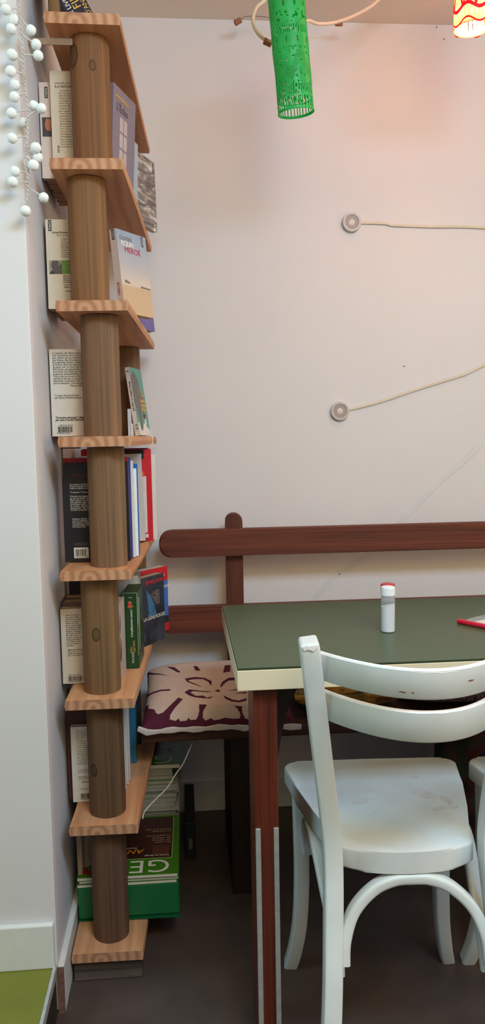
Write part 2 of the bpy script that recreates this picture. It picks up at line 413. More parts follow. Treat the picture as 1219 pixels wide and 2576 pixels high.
k.poly('V', [(0.014,0.034),(0.03,0.041),(0.05,0.03),(0.044,0.018),(0.014,0.022)], plain('peach_patch', (222, 190, 160), 0.5), 'cover_picture')
k.barcode(0.018, 0.056, 0.02, 0.036, digits=None)
k = Book('paperback', 'pale pink paperback with a small portrait, behind the cream IL A FAIT book', 'book', (-0.2705, 1.679, Z[1]), 0, 0.112, 0.19, 0.014, PINKW, pages=PAGEB)
points_label(k, 'V', 0.011, 0.181)
k.panel('V', 0.004, 0.03, 0.083, 0.121, plain('portrait_dark', (66, 58, 66), 0.5), 'author_portrait'); k.poly('V', [(0.012,.096),(.02,.094),(.024,.104),(.023,.118),(.012,.118),(.009,.106)], plain('portrait_face', (176, 108, 78), 0.5), 'author_portrait', 0.0007)
for y, t, h, rgb in ((1.695,.026,.178,(150,96,70)), (1.7225,.03,.182,(196,160,130)), (1.754,.024,.176,(140,80,66)), (1.7795,.03,.18,(202,170,140)), (1.811,.026,.178,(150,92,72)), (1.8385,.03,.182,(190,150,122))):
    filler(1, y, t, h, 0.108, -0.266+random.uniform(-.002,.004), rgb, 'paperback in the row behind the pale pink one on the second plank')
PURP = cov('cover_mauve', (128, 112, 124), 0.35)
k = Book('paperback', 'mauve paperback with a pale window on its cover, right of the top post', 'book', (-0.1265, 1.6525, Z[1]), 0, 0.112, 0.180, 0.012, PURP, PURP, PURP, PAGES, 'L', rot=(R(3.5), 0, R(70)))
k.text('V', 'Anne Béthelon', 0.012, 0.158, 0.0105, INKY, bold=0.01); k.text('V', 'L\'Écho', 0.016, 0.135, 0.021, plain('ink_plum', (84, 66, 82), 0.6))
pane = plain('window_pale', (190, 170, 168), 0.4); 
for x0, z0, z1 in ((.034,.098,.126),(.034,.066,.094),(.034,.036,.062),(.054,.098,.126),(.054,.066,.094),(.054,.036,.062)): k.panel('V', x0, x0+.016, z0, z1, pane, 'cover_picture')
SKY = cov('cover_pale_blue', (166, 182, 196), 0.35)
k = Book('paperback', 'pale blue paperback standing between the mauve one and the grey wave one', 'book', (-0.119, 1.885, Z[1]), 0, 0.1, 0.178, 0.012, SKY, SKY, SKY, PAGES, 'L', rot=(R(2), 0, R(74)))
points_label(k, 'V', 0.003, 0.176)
def wave_mat():
    mt, nt, bs = newmat('wave_photo'); L = nt.links.new
    tc = nt.nodes.new('ShaderNodeTexCoord'); mp = nt.nodes.new('ShaderNodeMapping'); mp.inputs['Scale'].default_value = (12, 12, 46); mp.inputs['Rotation'].default_value = (0, R(-14), 0)
    nz = nt.nodes.new('ShaderNodeTexNoise'); nz.inputs['Scale'].default_value = 1.6; nz.inputs['Detail'].default_value = 7; nz.inputs['Distortion'].default_value = 1.1
    rp = nt.nodes.new('ShaderNodeValToRGB'); e = rp.color_ramp.elements
    e[0].position = 0.36; e[0].color = col4(lin((92, 82, 78))); e[1].position = 0.68; e[1].color = col4(lin((222, 214, 206)))
    q = e.new(0.52); q.color = col4(lin((136, 124, 118)))
    L(tc.outputs['Object'], mp.inputs['Vector']); L(mp.outputs['Vector'], nz.inputs['Vector']); L(nz.outputs['Fac'], rp.inputs['Fac']); L(rp.outputs['Color'], bs.inputs['Base Color'])
    setin(bs, 'Roughness', 0.35); return mt
k = Book('paperback', 'paperback with a grey breaking-wave photograph on its cover, sticking out past the second plank', 'book', (-0.093, 2.008, Z[1]), 0, 0.102, 0.178, 0.013, wave_mat(), CREAM, CREAM, PAGES, 'L', rot=(R(-1), 0, R(63)))
points_label(k, 'S', 0.003, 0.175); points_label(k, 'V', 0.091, 0.173)
k.text('V', 'Fragments', 0.014, 0.158, 0.012, INKW); k.text('S', 'Fragments', 0.009, 0.05, 0.008, INK, 90)
b = B(); b.lathe([(0.0055,0.0001),(0.0055,0.0006)], 20, k.face('V') @ Matrix.Translation((.091,.012,0))); obj('round_logo', b, WHITEC, k.o)
b = B(); b.lathe([(0.0026,0.0006),(0.0026,0.0009)], 14, k.face('V') @ Matrix.Translation((.091,.012,0))); obj('round_logo', b, INK, k.o)

# third plank
k = Book('paperback', 'cream paperback with a bald man\'s photo beside a green box, left of the second post', 'book', (-0.2665, 1.664, Z[2]), 0, 0.115, 0.181, 0.016, CREAM, pages=PAGEB)
points_label(k, 'V', 0.006, 0.1795)
k.text('V', 'James Bowen', 0.0135, 0.153, 0.0058, INK, bold=0.008); k.text('V', 'Pour la vie', 0.0225, 0.1475, 0.0054, INKG)
k.text('V', 'Un jeu de\ntourne à la\nseul avec la\ngitantes, un\nelles effacent\ns\'apprête à\nmessage de\nl\'apparition\nlocale pour', 0.0295, 0.1405, 0.0047, INKG, lines=0.96)
k.panel('V', 0.0305, 0.078, 0.071, 0.0985, plain('green_box', (98, 142, 60), 0.5), 'green_quote_box'); k.text('V', '« On a\npas vu\nde sens »', 0.033, 0.0905, 0.0062, plain('ink_palegreen', (150, 178, 110), 0.6), lines=0.85)
k.panel('V', 0.0045, 0.0305, 0.071, 0.0985, plain('photo_backdrop', (158, 146, 136), 0.5), 'author_photo')
SX = lambda q: [(.0045+(a_-.0065)*.788, c_) for a_, c_ in q]
k.poly('V', SX([(.0065,.071),(.014,.079),(.0185,.075),(.0395,.071)]), plain('photo_dark', (52, 46, 44), 0.5), 'author_photo', .0006)
k.poly('V', SX([(.012,.09),(.0145,.0965),(.02,.0982),(.026,.0978),(.0335,.0965),(.0395,.09),(.0395,.0712),(.021,.0712),(.0155,.079),(.0128,.0845)]), plain('photo_head', (88, 80, 76), 0.5), 'author_photo', .0007)
k.poly('V', SX([(.0152,.0865),(.019,.0875),(.0188,.085),(.0155,.0845)]), plain('photo_dark', (52,46,44)), 'author_photo', .0009); k.poly('V', SX([(.031,.0975),(.0345,.096),(.0345,.089),(.032,.088)]), plain('photo_backdrop', (158,146,136)), 'author_photo', .0009)
k.text('V', 'Né en 1963\nEcosse. Travaille\nMercredi soir\nDes Bowen', 0.0325, 0.0655, 0.0047, INK, lines=0.9); k.text('V', '« Le récit\nalgues de', 0.0335, 0.0475, 0.0047, INK, lines=.95); k.text('V', 'Traduit de', 0.0345, 0.0345, 0.0046, INK)
k.barcode(0.017, 0.054, 0.007, 0.0155, digits=None)
for y, t, h, rgb in ((1.682,.02,.176,(206,186,168)), (1.7035,.024,.17,(70,44,38)), (1.729,.018,.178,(190,146,120)), (1.7485,.026,.176,(150,96,74)), (1.776,.024,.18,(196,160,134)), (1.8015,.028,.176,(142,92,72))):
    filler(2, y, t, h, 0.112, -0.264+random.uniform(-.002,.003), rgb, 'paperback in the row behind the bald man\'s book on the third plank' if rgb[0] != 70 else 'dark brown paperback seen edge-on beside the second post, left of the desert cover')
def desert_mat():
    mt, nt, bs = newmat('desert_photo'); L = nt.links.new
    tc = nt.nodes.new('ShaderNodeTexCoord'); sp = nt.nodes.new('ShaderNodeSeparateXYZ'); mr = nt.nodes.new('ShaderNodeMapRange'); mr.inputs['From Max'].default_value = 0.18
    nz = nt.nodes.new('ShaderNodeTexNoise'); nz.inputs['Scale'].default_value = 24; ad = nt.nodes.new('ShaderNodeMath'); ad.operation = 'MULTIPLY_ADD'; ad.inputs[1].default_value = 0.03
    rp = nt.nodes.new('ShaderNodeValToRGB'); e = rp.color_ramp.elements
    e[0].position = 0; e[0].color = col4(lin((206, 174, 138))); e[1].position = 1; e[1].color = col4(lin((150, 164, 184)))
    for p, c in ((.345,(200,170,138)),(.375,(212,194,176)),(.6,(184,178,180))):
        q = e.new(p); q.color = col4(lin(c))
    L(tc.outputs['Object'], sp.inputs[0]); L(sp.outputs['Z'], mr.inputs['Value']); L(tc.outputs['Object'], nz.inputs['Vector']); L(nz.outputs['Fac'], ad.inputs[0]); L(mr.outputs['Result'], ad.inputs[2]); L(ad.outputs[0], rp.inputs['Fac']); L(rp.outputs['Color'], bs.inputs['Base Color'])
    setin(bs, 'Roughness', 0.3); return mt
k = Book('paperback', 'pale paperback with a desert photograph and magenta title on its cover, on the third plank', 'book', (-0.113, 1.728, Z[2]+.002), 0, 0.102, 0.183, 0.0185, desert_mat(), PINKW, WHITEC, PAGES, 'L', rot=(R(-6), 0, R(54)))
points_label(k, 'S', 0.0058, 0.182); points_label(k, 'V', 0.085, 0.181)
k.text('V', 'OLIVIER', 0.008, 0.162, 0.0125, INKG); k.text('V', 'ROLIN', 0.012, 0.150, 0.0145, INKW, bold=0.03); k.text('V', 'MÉROÉ', 0.022, 0.136, 0.0172, INKP)
k.text('S', 'ROLIN', 0.0125, 0.006, 0.0085, INKG, 90); k.text('S', 'MÉROÉ', 0.0125, 0.04, 0.0088, INKP, 90)
k.poly('V', [(.012,.071),(.014,.0745),(.02,.073),(.03,.0695),(.03,.067),(.012,.0675)], plain('dune_shadow', (128, 110, 98), .5)); k.poly('V', [(.066,.0655),(.07,.068),(.076,.0665),(.1,.066),(.1,.063),(.066,.0632)], plain('dune_shadow', (128,110,98)))
VIO = cov('cover_violet', (108, 96, 158), 0.4)
k = Book('paperback', 'violet paperback standing at the far end of the third plank behind the desert cover', 'book', (-0.104, 1.94, Z[2]+.0015), 0, 0.105, 0.18, 0.014, VIO, VIO, VIO, PAGES, 'L', rot=(R(-6), 0, R(64)))
points_label(k, 'V', 0.090, 0.178); k.text('V', 'Tahar\nJuliet', 0.05, 0.045, 0.014, plain('ink_mauve', (150, 76, 130), .6), lines=.8)

# fourth plank
WARMW = cov('cover_warm_white', (216, 206, 194))
k = Book('paperback', 'cream paperback back cover with a long black blurb and barcode, left of the third post', 'book', (-0.2695, 1.664, Z[3]), 0, 0.118, 0.182, 0.018, WARMW, pages=PAGEB)
k.text('V', '« L\'auteur de Moins que zéro\nson deuxième livre une nouvelle\naux enfers qui se situe à l\'univ\nSes héros, des étudiants issus\nbourgeoisie typée, trempent, d\nà l\'autre, dans les illusions du\ndrogue, sur un fond de rock...\nEllis peint une génération en r\nmontrant les impasses des dé\nurgences existentielles et des\nTout cela au moyen d\'une écri\nrapide et brute. La phraséolog\ndécennie contient à elle seule\nmicro-histoire. Une langue. »', 0.0065, 0.172, 0.0058, INK, lines=0.83)
k.text('V', 'Patrick Amine,', 0.041, 0.104, 0.0058, INK); k.text('V', 'Traduit de l\'américain\npar Brice Matthieussent', 0.0075, 0.084, 0.0058, INK, shear=.25, lines=.83)
k.text('V', '"Domaine étranger" dirigé\npar Jean-Claude Zylberstein', 0.008, 0.0375, 0.0058, INK, lines=.83, bold=0.02); k.text('V', 'ISBN 2-264-03395-4', 0.016, 0.022, 0.0034, INK)
k.barcode(0.0125, 0.043, 0.0085, 0.0205)
for y, t, h, rgb, lb in ((1.684,.03,.176,(196,160,134),0), (1.716,.03,.166,(42,36,36),'black-edged paperback whose spine shows right of the third post'), (1.748,.028,.176,(150,96,74),0), (1.778,.024,.178,(110,72,58),0)):
    filler(3, y, t, h, 0.118 if not lb else .134, -0.264, rgb, lb or 'paperback in the row behind the long-blurb book on the fourth plank', group=HID if not lb else None)
pb, pt = atY(352, 1097, 2.03), atY(325, 928, 2.03)
TEAL = cov('cover_teal', (92, 154, 136), 0.4)
k = Book('paperback', 'teal paperback with a grey wolf on its cover, leaning left on the fourth plank', 'book', (pb.x, 2.025, Z[3]+.0017), 0, 0.1, 0.178, 0.0125, TEAL, PINKW, PINKW, PAGES, 'L', rot=(R(-7.5), 0, R(76)))
for dx, hh, tt, rgb, lb in ((-.0205,.032,.004,(226,222,216),'thin white booklet tucked under the leaning teal wolf book'), (-.0255,.07,.0055,(208,212,220),'pale blue-grey booklet standing left of the leaning teal wolf book')):
    mt = cov('cover_%d_%d_%d' % rgb, rgb); Book('booklet', lb, 'booklet', (pb.x+dx+.001, 2.02, Z[3]), 0, .09, hh, tt, mt, mt, mt, PAGEW, 'L', rot=(0, 0, R(76)))
k.text('S', '10', 0.0022, 0.024, 0.0085, INK, bold=.01); k.text('S', '18', 0.0022, 0.0155, 0.0085, INK, bold=.01); k.text('S', '• • •', 0.0025, 0.0115, 0.004, INK)
k.text('S', 'Jean Biel : Le voyage à Nanga', 0.0085, 0.064, 0.0066, INK, 90, bold=.01); k.panel('S', .0025, .009, .165, .169, INKG, 'publisher_mark')
GRW = plain('wolf_grey', (112, 104, 102), 0.5)
k.poly('V', [(.0,.15),(.012,.16),(.03,.17),(.033,.162),(.042,.16),(.055,.15),(.062,.138),(.05,.142),(.066,.13),(.05,.13),(.07,.118),(.085,.095),(.09,.075),(.07,.062),(.05,.066),(.045,.04),(.04,.015),(.03,.01),(.02,.05),(.0,.09)], GRW, 'cover_picture')
SNOW = plain('snow_white', (224, 214, 206), 0.5)
k.poly('V', [(.0,.0),(.0,.03),(.01,.036),(.02,.012),(.035,.014),(.05,.032),(.065,.03),(.075,.024),(.1,.012),(.1,.0)], SNOW, 'cover_picture', .0007)
k.poly('V', [(.06,.03),(.068,.045),(.075,.045),(.078,.028)], SNOW, 'cover_picture', .0008); k.poly('V', [(.058,.05),(.064,.06),(.068,.053),(.076,.058),(.074,.046),(.066,.044)], plain('fox_red', (120, 44, 40), .5), 'cover_picture', .0009)
k.text('V', 'Le\nloup', 0.062, 0.115, 0.014, INKY, lines=.8); k.text('V', 'double\nvoyage\nd\'Ange', 0.05, 0.088, 0.0145, INKY, bold=.02, lines=.8)
# string tied round the plank end
b = B(); p = atY(378, 1100, 2.0)
zt = BOARD[3][2]
for dx in (-.004, .003, .0):
    b.tube(spline([(-0.079+dx,2.02,zt+.0012),(-0.0735+dx*.5,2.02+dx,zt+.001),(-0.0715,2.02,zt-.011),(-0.073+dx,2.02,zt-TH-.003),(-0.082+dx,2.018,zt-TH-.004-abs(dx))], 6), 0.0009, 6)
obj('string_loop', b, plain('white_string', (222, 214, 204), .9, var=.1), SH, world=True, smooth=True)

# fifth plank
BLK = cov('cover_black', (36, 32, 36), 0.38)
k = Book('book', 'black-covered book with white blurb and red heading, left of the fourth post', 'book', (-0.2535, 1.664, Z[4]), 0, 0.14, 0.213, 0.013, BLK, BLK, BLK, PAGES)
k.text('V', '« On en a demandé', 0.0145, 0.184, 0.0080, plain('ink_darkred', (128, 34, 42), .6))
k.text('V', '«Le patron de Radio\nDeux énormes théières\novale. Je décline son\n\n"Vraiment ? Vous ne\n\nS\'ensuit une longue\nce qui est drôle, ce\nBizarrement ma tête\nmes galères, mes pe\nchroniques radio, m\nles autres... Et puis\nmenaçante: "On en\nComme si quelqu\'un', 0.0155, 0.1655, 0.0050, INKW, lines=.84)
k.text('V', 'Stéphane Guillon c\'est\npuis à la télévision, a\njournaux» et «Salut les\nune chronique très dre\nde France Inter', 0.0185, 0.0915, 0.0046, INKW, shear=.2, lines=.92); k.text('V', 'www.jailuncostard.fr\nwww.shop-interieur', 0.0225, 0.0395, 0.0035, INKG, lines=1)
k.barcode(0.0235, 0.0465, 0.013, 0.027, WHITEC)
filler(4, 1.679, .012, .223, .139, -.2535, (176,32,36), 'red book a little taller than the black one and right behind it', group=None, name='book', pages=PAGES, rough=.4)
filler(4, 1.693, .013, .222, .137, -.2475, (58,66,138), 'indigo-blue book with its spine beside the fourth post', group=None, name='book', pages=PAGEW, rough=.4)
filler(4, 1.708, .012, .214, .142, -.2475, (218,214,212), 'white book between the indigo and the bright blue ones on the fifth plank', group=None, name='book', pages=PAGEW)
filler(4, 1.7225, .010, .196, .148, -.2475, (230,230,232), 'shorter bright white book in front of the bright blue one on the fifth plank', group=None, name='book', pages=PAGEW)
filler(4, 1.7345, .012, .206, .15, -.2475, (24,100,170), 'bright blue book on the fifth plank', group=None, name='book', pages=PAGEW, rough=.4)
k = Book('book', 'large pale grey book in front of the red 2017 catalogue', 'book', (-0.25, 1.955, Z[4]), 0, 0.155, 0.221, 0.022, cov('cover_pale_grey', (200, 194, 196), .4), WHITEC, WHITEC, PAGEW, rot=(0, R(-1.4), 0))
k.text('S', 'DEREK R.', 0.006, 0.06, 0.006, INK, 90)
CRED = cov('cover_red', (196, 30, 44), 0.38)
k = Book('catalogue', 'red catalogue with 2017 in a black box on its cover, on the fifth plank', 'catalogue', (-0.252, 1.982, Z[4]), 0, 0.176, 0.236, 0.016, CRED, CRED, CRED, PAGEW)
W_ = 0.176
k.panel('V', .095, W_-.018, .2105, .2345, POINTSB, 'year_box'); k.text('V', 'GUSTAVES', .108, .2265, .0058, plain('ink_gold', (128, 84, 56), .6), spacing=1.3); k.text('V', '2017', W_-.0445, .2135, .0108, INKW, bold=.015)
k.text('V', 'nationale', W_-.075, .197, .0115, INKW, bold=.015)
k.panel('V', .085, W_-.018, .166, .178, plain('orange_tab', (206, 92, 44), .5), 'orange_tab'); k.panel('V', .085, W_-.0135, .021, .1665, plain('catalogue_page', (206, 196, 192), .5), 'pale_panel')
k.text('V', 'La petite', W_-.036, .132, .0045, INK); k.panel('V', W_-.042, W_-.012, .0085, .0175, WHITEC, 'volume_label'); k.text('V', 'n°1', W_-.027, .0105, .007, INK, bold=.02); k.panel('V', W_-.036, W_-.014, .004, .0068, plain('label_navy', (36, 40, 76)), 'volume_label')
filler(4, 2.0005, .007, .222, .186, -.252, (222,216,210), 'thin white booklet just behind the red 2017 catalogue', group=None, name='booklet', pages=PAGEW)
filler(4, 2.0095, .03, .238, .168, -.252, (34,40,76), 'tall navy binder at the back of the fifth plank', group=None, name='binder', pages=PAGEW)

# sixth plank
k = Book('paperback', 'cream paperback back cover with a justified blurb, left of the fifth post with the knot', 'book', (-0.2685, 1.664, Z[5]), 0, 0.108, 0.166, 0.02, CREAM, pages=PAGEB)
k.text('V', 'Ayla et Jondalar,\nleur tourmente\ncontinent europé\nd\'or et le géant\nl\'effroi sur leur\nqu\'ils rencontrent\nla cueillette mais\ndomestiquer. Un\ndéplace à cheval\napprivoisé. D\'un\nEn quête d\'un\nde leur amour, A\nmille périls que\na 35 000 ans, et\net nous font ai\nhumaine', 0.0105, 0.151, 0.0046, INK, lines=.98)
k.text('V', 'Egalement chez Po\nde la Terre" : 1. "La\nvallée des chevaux\net 4. "Le retour d\'A', 0.0125, 0.0745, 0.0043, INK, shear=.25, lines=1); k.text('V', 'ISBN 2-266-12279-6', 0.0125, 0.0185, .003, INK); k.barcode(0.0125, 0.042, .0065, .0165)
for y, t, h, w, x, rgb, lb in ((1.6855,.036,.176,.11,-.2665,(118,92,80),'thick brown-paged paperback directly behind the justified blurb book'), (1.7225,.04,.178,.112,-.266,(92,40,36),'thick paperback with a dark red back, second behind the justified blurb book'), (1.7635,.034,.21,.104,-.262,(36,30,32),'tall black-backed book behind the two thick paperbacks on the sixth plank')):
    filler(5, y, t, h, w, x, rgb, lb, group=None)
for y, t, h, rgb, lb in ((1.668,.012,.172,(196,178,172),'pale flowered paperback peeking out right of the knotted post'),):
    k = Book('paperback', lb, 'book', (-0.1435, y, Z[5]), 0, .085, h, .0115, cov('cover_flowered', rgb), cov('cover_flowered', rgb), cov('cover_flowered', rgb), PAGES, 'L', rot=(0,0,R(86)))
    k.poly('V', [(.002,.12),(.012,.15),(.02,.13),(.014,.1)], plain('petal_blue', (110,104,150),.5)); k.poly('V', [(.002,.05),(.014,.095),(.022,.06),(.012,.04)], plain('petal_plum', (84,40,50),.5))
GRN = cov('cover_dark_green', (34, 70, 34), 0.3)
k = Book('paperback', 'thick dark green paperback with its spine outward on the sixth plank', 'book', (-0.108, 1.761, Z[5]), 0, 0.112, 0.178, 0.034, GRN, GRN, GRN, plain('green_top', (44, 66, 38), .6), 'L', rot=(0, 0, R(87)))
k.text('S', 'POCKET', 0.0225, 0.012, 0.0072, INKW, 90); k.text('S', 'Gilles\nLegardinier', 0.0185, 0.036, 0.0066, INKY, 90, lines=.95); k.text('S', 'Complètement cramé !', 0.0212, 0.073, 0.0077, INKW, 90, bold=.006, spacing=.92)
k.text('S', '15212', 0.013, 0.165, .0038, INKW)
b = B(); b.prism([(.010,.144),(.013,.149),(.012,.156),(.016,.158),(.021,.156),(.02,.149),(.024,.145),(.017,.142)], .0006, mat=k.face('S')); obj('spine_emblem', b, plain('emblem_orange', (206,104,72),.5), k.o)
for q in (.012,.015,.018): k.panel('S', q, q+.0016, .146, .154, INKR, 'spine_emblem', .0009)
b = B()
for x0, x1, z0, z1 in ((.0004,.0336,.1765,.1775),(.0004,.0012,.002,.1775),(.0325,.0336,.03,.1775)): b.box(x0, x1, z0, z1, .0001, .0005, mat=k.face('S'))
obj('worn_edges', b, plain('worn_white', (168,176,160),.7,var=.2), k.o)
b = B(); rnd = random.Random(5)
for q in range(7):
    x0 = rnd.uniform(.004,.03); b.prism([(x0,.04+q*.01),(x0+.003,.04+q*.01),(x0+.006,.13+q*.006),(x0+.004,.13+q*.006)], .0005, mat=k.face('V'))
obj('cover_scuffs', b, plain('worn_white', (168,176,160)), k.o)
k = Book('paperback', 'grey-white book standing between the dark green paperback and the helmet cover', 'book', (-0.232, 1.895, Z[5]), 0, 0.118, 0.188, 0.034, cov('cover_ash', (196,188,176)), None, None, PAGEW)
def soldier_mat():
    mt, nt, bs = newmat('night_cover'); L = nt.links.new
    tc = nt.nodes.new('ShaderNodeTexCoord'); nz = nt.nodes.new('ShaderNodeTexNoise'); nz.inputs['Scale'].default_value = 22; nz.inputs['Detail'].default_value = 5; nz.inputs['Distortion'].default_value = .6
    rp = nt.nodes.new('ShaderNodeValToRGB'); e = rp.color_ramp.elements; e[0].position = .3; e[0].color = col4(lin((22,22,28))); e[1].position = .8; e[1].color = col4(lin((66,74,86)))
    L(tc.outputs['Object'], nz.inputs['Vector']); L(nz.outputs['Fac'], rp.inputs['Fac']); L(rp.outputs['Color'], bs.inputs['Base Color']); setin(bs, 'Roughness', .3); return mt
NIGHT = soldier_mat()
k = Book('paperback', 'dark blue paperback with a helmeted face and the words LA LIGNE ROUGE on its cover', 'book', (-0.109, 1.94, Z[5]), 0, 0.1, 0.177, 0.026, NIGHT, CREAM, NIGHT, PAGEB, 'L', rot=(0, 0, R(56)))
k.text('V', 'James Jones', .02, .158, .0175, plain('ink_scarlet', (216, 40, 44), .5), spacing=.9)
k.text('V', 'LA LIGNE ROUGE', .006, .064, .0128, INKW, spacing=.92)
HB = plain('helmet_blue', (58, 106, 146), .4, var=.3, scale=70); HD = plain('helmet_dark', (36, 50, 62), .4, var=.25, scale=70); FC = plain('face_shade', (92, 82, 84), .5, var=.2, scale=60)
k.poly('V', [(.02,.145),(.036,.13),(.05,.108),(.058,.088),(.06,.08),(.052,.08),(.03,.078),(.028,.1)], HB)
k.poly('V', [(.034,.136),(.055,.15),(.08,.152),(.099,.149),(.099,.144),(.08,.146),(.056,.142),(.038,.132)], HD); k.poly('V', [(.042,.126),(.06,.137),(.078,.138),(.078,.1),(.062,.1)], FC, d=.0006)
k.poly('V', [(.048,.125),(.056,.128),(.06,.124),(.052,.121)], INK, d=.0008); k.poly('V', [(.08,.142),(.0985,.144),(.0985,.1),(.08,.098)], HD, d=.0006); k.poly('V', [(.024,.078),(.06,.08),(.064,.075),(.03,.072)], HB, d=.0006)
k.text('V', 'editions', .011, .012, .0058, INKG, 90)
LBL = cov('cover_blue_house', (64, 104, 186), .35)
k = Book('paperback', 'paperback with a red band and blue wall on its cover, farthest on the sixth plank', 'book', (-0.1145, 2.032, Z[5]), 0, 0.108, 0.18, 0.03, LBL, CREAM, LBL, PAGES, 'L', rot=(0, 0, R(50)))
k.panel('V', 0, .108, .142, .18, CRED, 'red_band'); k.panel('V', 0, .108, .0, .022, CRED, 'red_band'); k.text('V', 'Marc Levy', .014, .1515, .0195, INKW); k.text('V', 'Les valeurs', .05, .122, .0145, INKW)
k.panel('V', .0, .108, .022, .042, plain('dark_step', (34,40,44), .5), 'cover_picture'); k.poly('V', [(.056,.042),(.056,.105),(.062,.113),(.072,.117),(.082,.113),(.088,.105),(.088,.042)], plain('door_white', (216,210,200), .5), d=.0006); k.panel('V', .06, .084, .1, .1035, INK, 'cover_picture', .0008)
b = B(); b.lathe([(.0017,.0006),(.0017,.0012)], 12, k.face('V') @ Matrix.Translation((.082,.076,0))); obj('cover_picture', b, INK, k.o)

# seventh plank
k = Book('paperback', 'white paperback back cover with faint blurb, left of the sixth post near the floor', 'book', (-0.257, 1.664, Z[6]), 0, 0.11, 0.172, 0.014, WHITEC, pages=PAGEB)
k.text('V', 'A Rennes, u\nSaint-Serge\npape autres\nJean XXIII\n« pareil à\nles milieux l\nA l\'amiante\npeuple reine\nle plus obscur\nl\'annonce : l\'a\nchasseur dou\ndéconnecté l\nde l\'Ouest, Fé\nson valet, mai\nmanigances à\net de passion\nemprisent à', 0.0115, 0.161, .0047, INKG, lines=1.0)
k.text('V', 'A. le cardinal, dit\nse présente au', .0125, .072, .0043, INKG, lines=1); k.text('V', 'Egalement chez Po\nle dit maire-adj', .0135, .0565, .0043, INKG, lines=1); k.text('V', 'Nouvelle', .0195, .044, .006, INK, shear=.3); k.text('V', 'Texte intégral', .0155, .0285, .005, INKG)
k.barcode(.0175, .045, .008, .019)
filler(6, 1.68, .034, .205, .112, -.268, (86,50,44), 'tall dark maroon book behind the white one on the lowest book plank', group=None, name='book')
filler(6, 1.7155, .009, .225, .125, -.268, (206,196,190), 'thin white booklet nearest the sixth post, pointed corner forward', group=None, name='booklet', pages=PAGEW)
filler(6, 1.726, .012, .225, .122, -.268, (44,38,40), 'thin black booklet between two white ones beside the sixth post', group=None, name='booklet', pages=PAGEW)
filler(6, 1.7395, .02, .23, .128, -.268, (214,206,200), 'white booklet in front of the pale lilac one on the lowest book plank', group=None, name='booklet', pages=PAGEW)
filler(6, 1.761, .02, .23, .131, -.268, (196,188,192), 'pale lilac booklet in front of the blue book on the lowest book plank', group=None, name='booklet', pages=PAGEW)
filler(6, 1.86, .045, .235, .142, -.27, (40,104,132), 'petrol blue book on the lowest book plank', group=None, name='book', pages=PAGEW)
k = filler(6, 1.975, .026, .21, .148, -.27, (40,36,44), 'dark book with a cream foot at the back of the lowest book plank', group=None, name='book', pages=PAGEW)
k.panel('S', .002, .024, .002, .018, CREAM, 'cream_foot')

# base plank: green box file and magazine piles
BOXG = cov('box_green', (22, 108, 62), .4)
z0 = Z[7]
t = thing('box_file', 'bright green cardboard box file lying on the bottom plank under the magazines', 'box file', (-0.1425, 1.804, z0))
b = B(); b.box(-.113, .113, -.136, .128, .0035, .077, bev=.0025); obj('box_body', b, BOXG, t)
b = B(); b.hexa([(-.113,-.1385,.0),(.114,-.146,.0),(.114,.128,.0),(-.113,.128,.0),(-.113,-.1385,.002),(.114,-.146,.0012),(.114,.128,.003),(-.113,.128,.003)]); obj('flap', b, cov('box_green_dark', (18, 92, 56), .45), t)
GB = cov('magazine_green', (66, 124, 26), .3); GBD = cov('magazine_photo', (66, 30, 26), .3, var=.25)
def magazine(loc, w, d, th, label, group=None, top=None, rz=0, name='magazine', pages=None):
    t = thing(name, label, 'magazine', loc, rz, group)
    b = B(); b.mi = 0; b.box(0, w, 0, d, 0, .0006); b.box(0, w, 0, d, th-.0006, th); b.box(w-.0006, w, 0, d, .0006, th-.0006)
    obj('cover', b, top or GB, t)
    b = B(); b.box(.001, w-.0012, .001, d-.001, .0006, th-.0006); obj('page_block', b, pages or PAGEW, t)
    return t
def geo_cover(t, w, d, th, big=True):
    """title edge lies towards the viewer, so the lettering reads upside down from there"""
    M_ = Matrix.Translation((w, 0, th)) @ Matrix.Rotation(PI, 4, 'Z')     # x runs right-to-left, y runs toward the viewer
    def put(me, mt, nm):
        me.transform(M_); me.materials.clear(); me.materials.append(mt); o = bpy.data.objects.new(nm, me); COL.objects.link(o); o.parent = t
    b = B(); b.box(.018, w-.016, .068, d-.008, th, th+.0003); obj('cover_photo', b, GBD, t)
    me = text_mesh('GEO', .074, bold=-.004); me.transform(Matrix.Diagonal((1.05, 1, 1, 1)) @ Matrix.Translation((.016, -.0585, .0004))); put(me, INKW, 'magazine_title')
    b = B(); b.box(.0165, w-.0145, .0665, .068, th, th+.0004); b.box(w-.016, w-.0145, .068, d-.008, th, th+.0004); obj('photo_border', b, plain('border_lime', (170,190,110), .5), t)
    if big:
        me = text_mesh('ANGKOR', .026, bold=.02, shear=.2); me.transform(Matrix.Translation((.082, -.108, .0006))); put(me, plain('ink_orange', (214,140,40), .5), 'cover_headline')
        me = text_mesh('Dossier', .009); me.transform(Matrix.Translation((.1, -.118, .0006))); put(me, INKW, 'cover_line')
        me = text_mesh('Reines du Gange', .0085); me.transform(Matrix.Translation((.022, -.081, .0008))); put(me, INKW, 'cover_line')
        b = B(); b.box(w-.062, w-.022, .082, .125, th+.0003, th+.0006); obj('inset_photo', b, plain('inset_photo', (92, 52, 40), .4, var=.35, scale=60), t)
        me = text_mesh('Sri Lanka\n20 millions\nde réfugiés\nUn pays divisé\n\nLe nouveau\nChevaux 8 mai', .0105); me.transform(Matrix.Translation((.02, -.14, .0006))); put(me, plain('ink_tan', (190,150,130), .5), 'cover_line')
    else:
        me = text_mesh('Un monde en mutation\nles derniers secrets\nde la forêt', .0115); me.transform(Matrix.Translation((.024, -.085, .0006))); put(me, INKG, 'cover_line')
z = z0+.0778
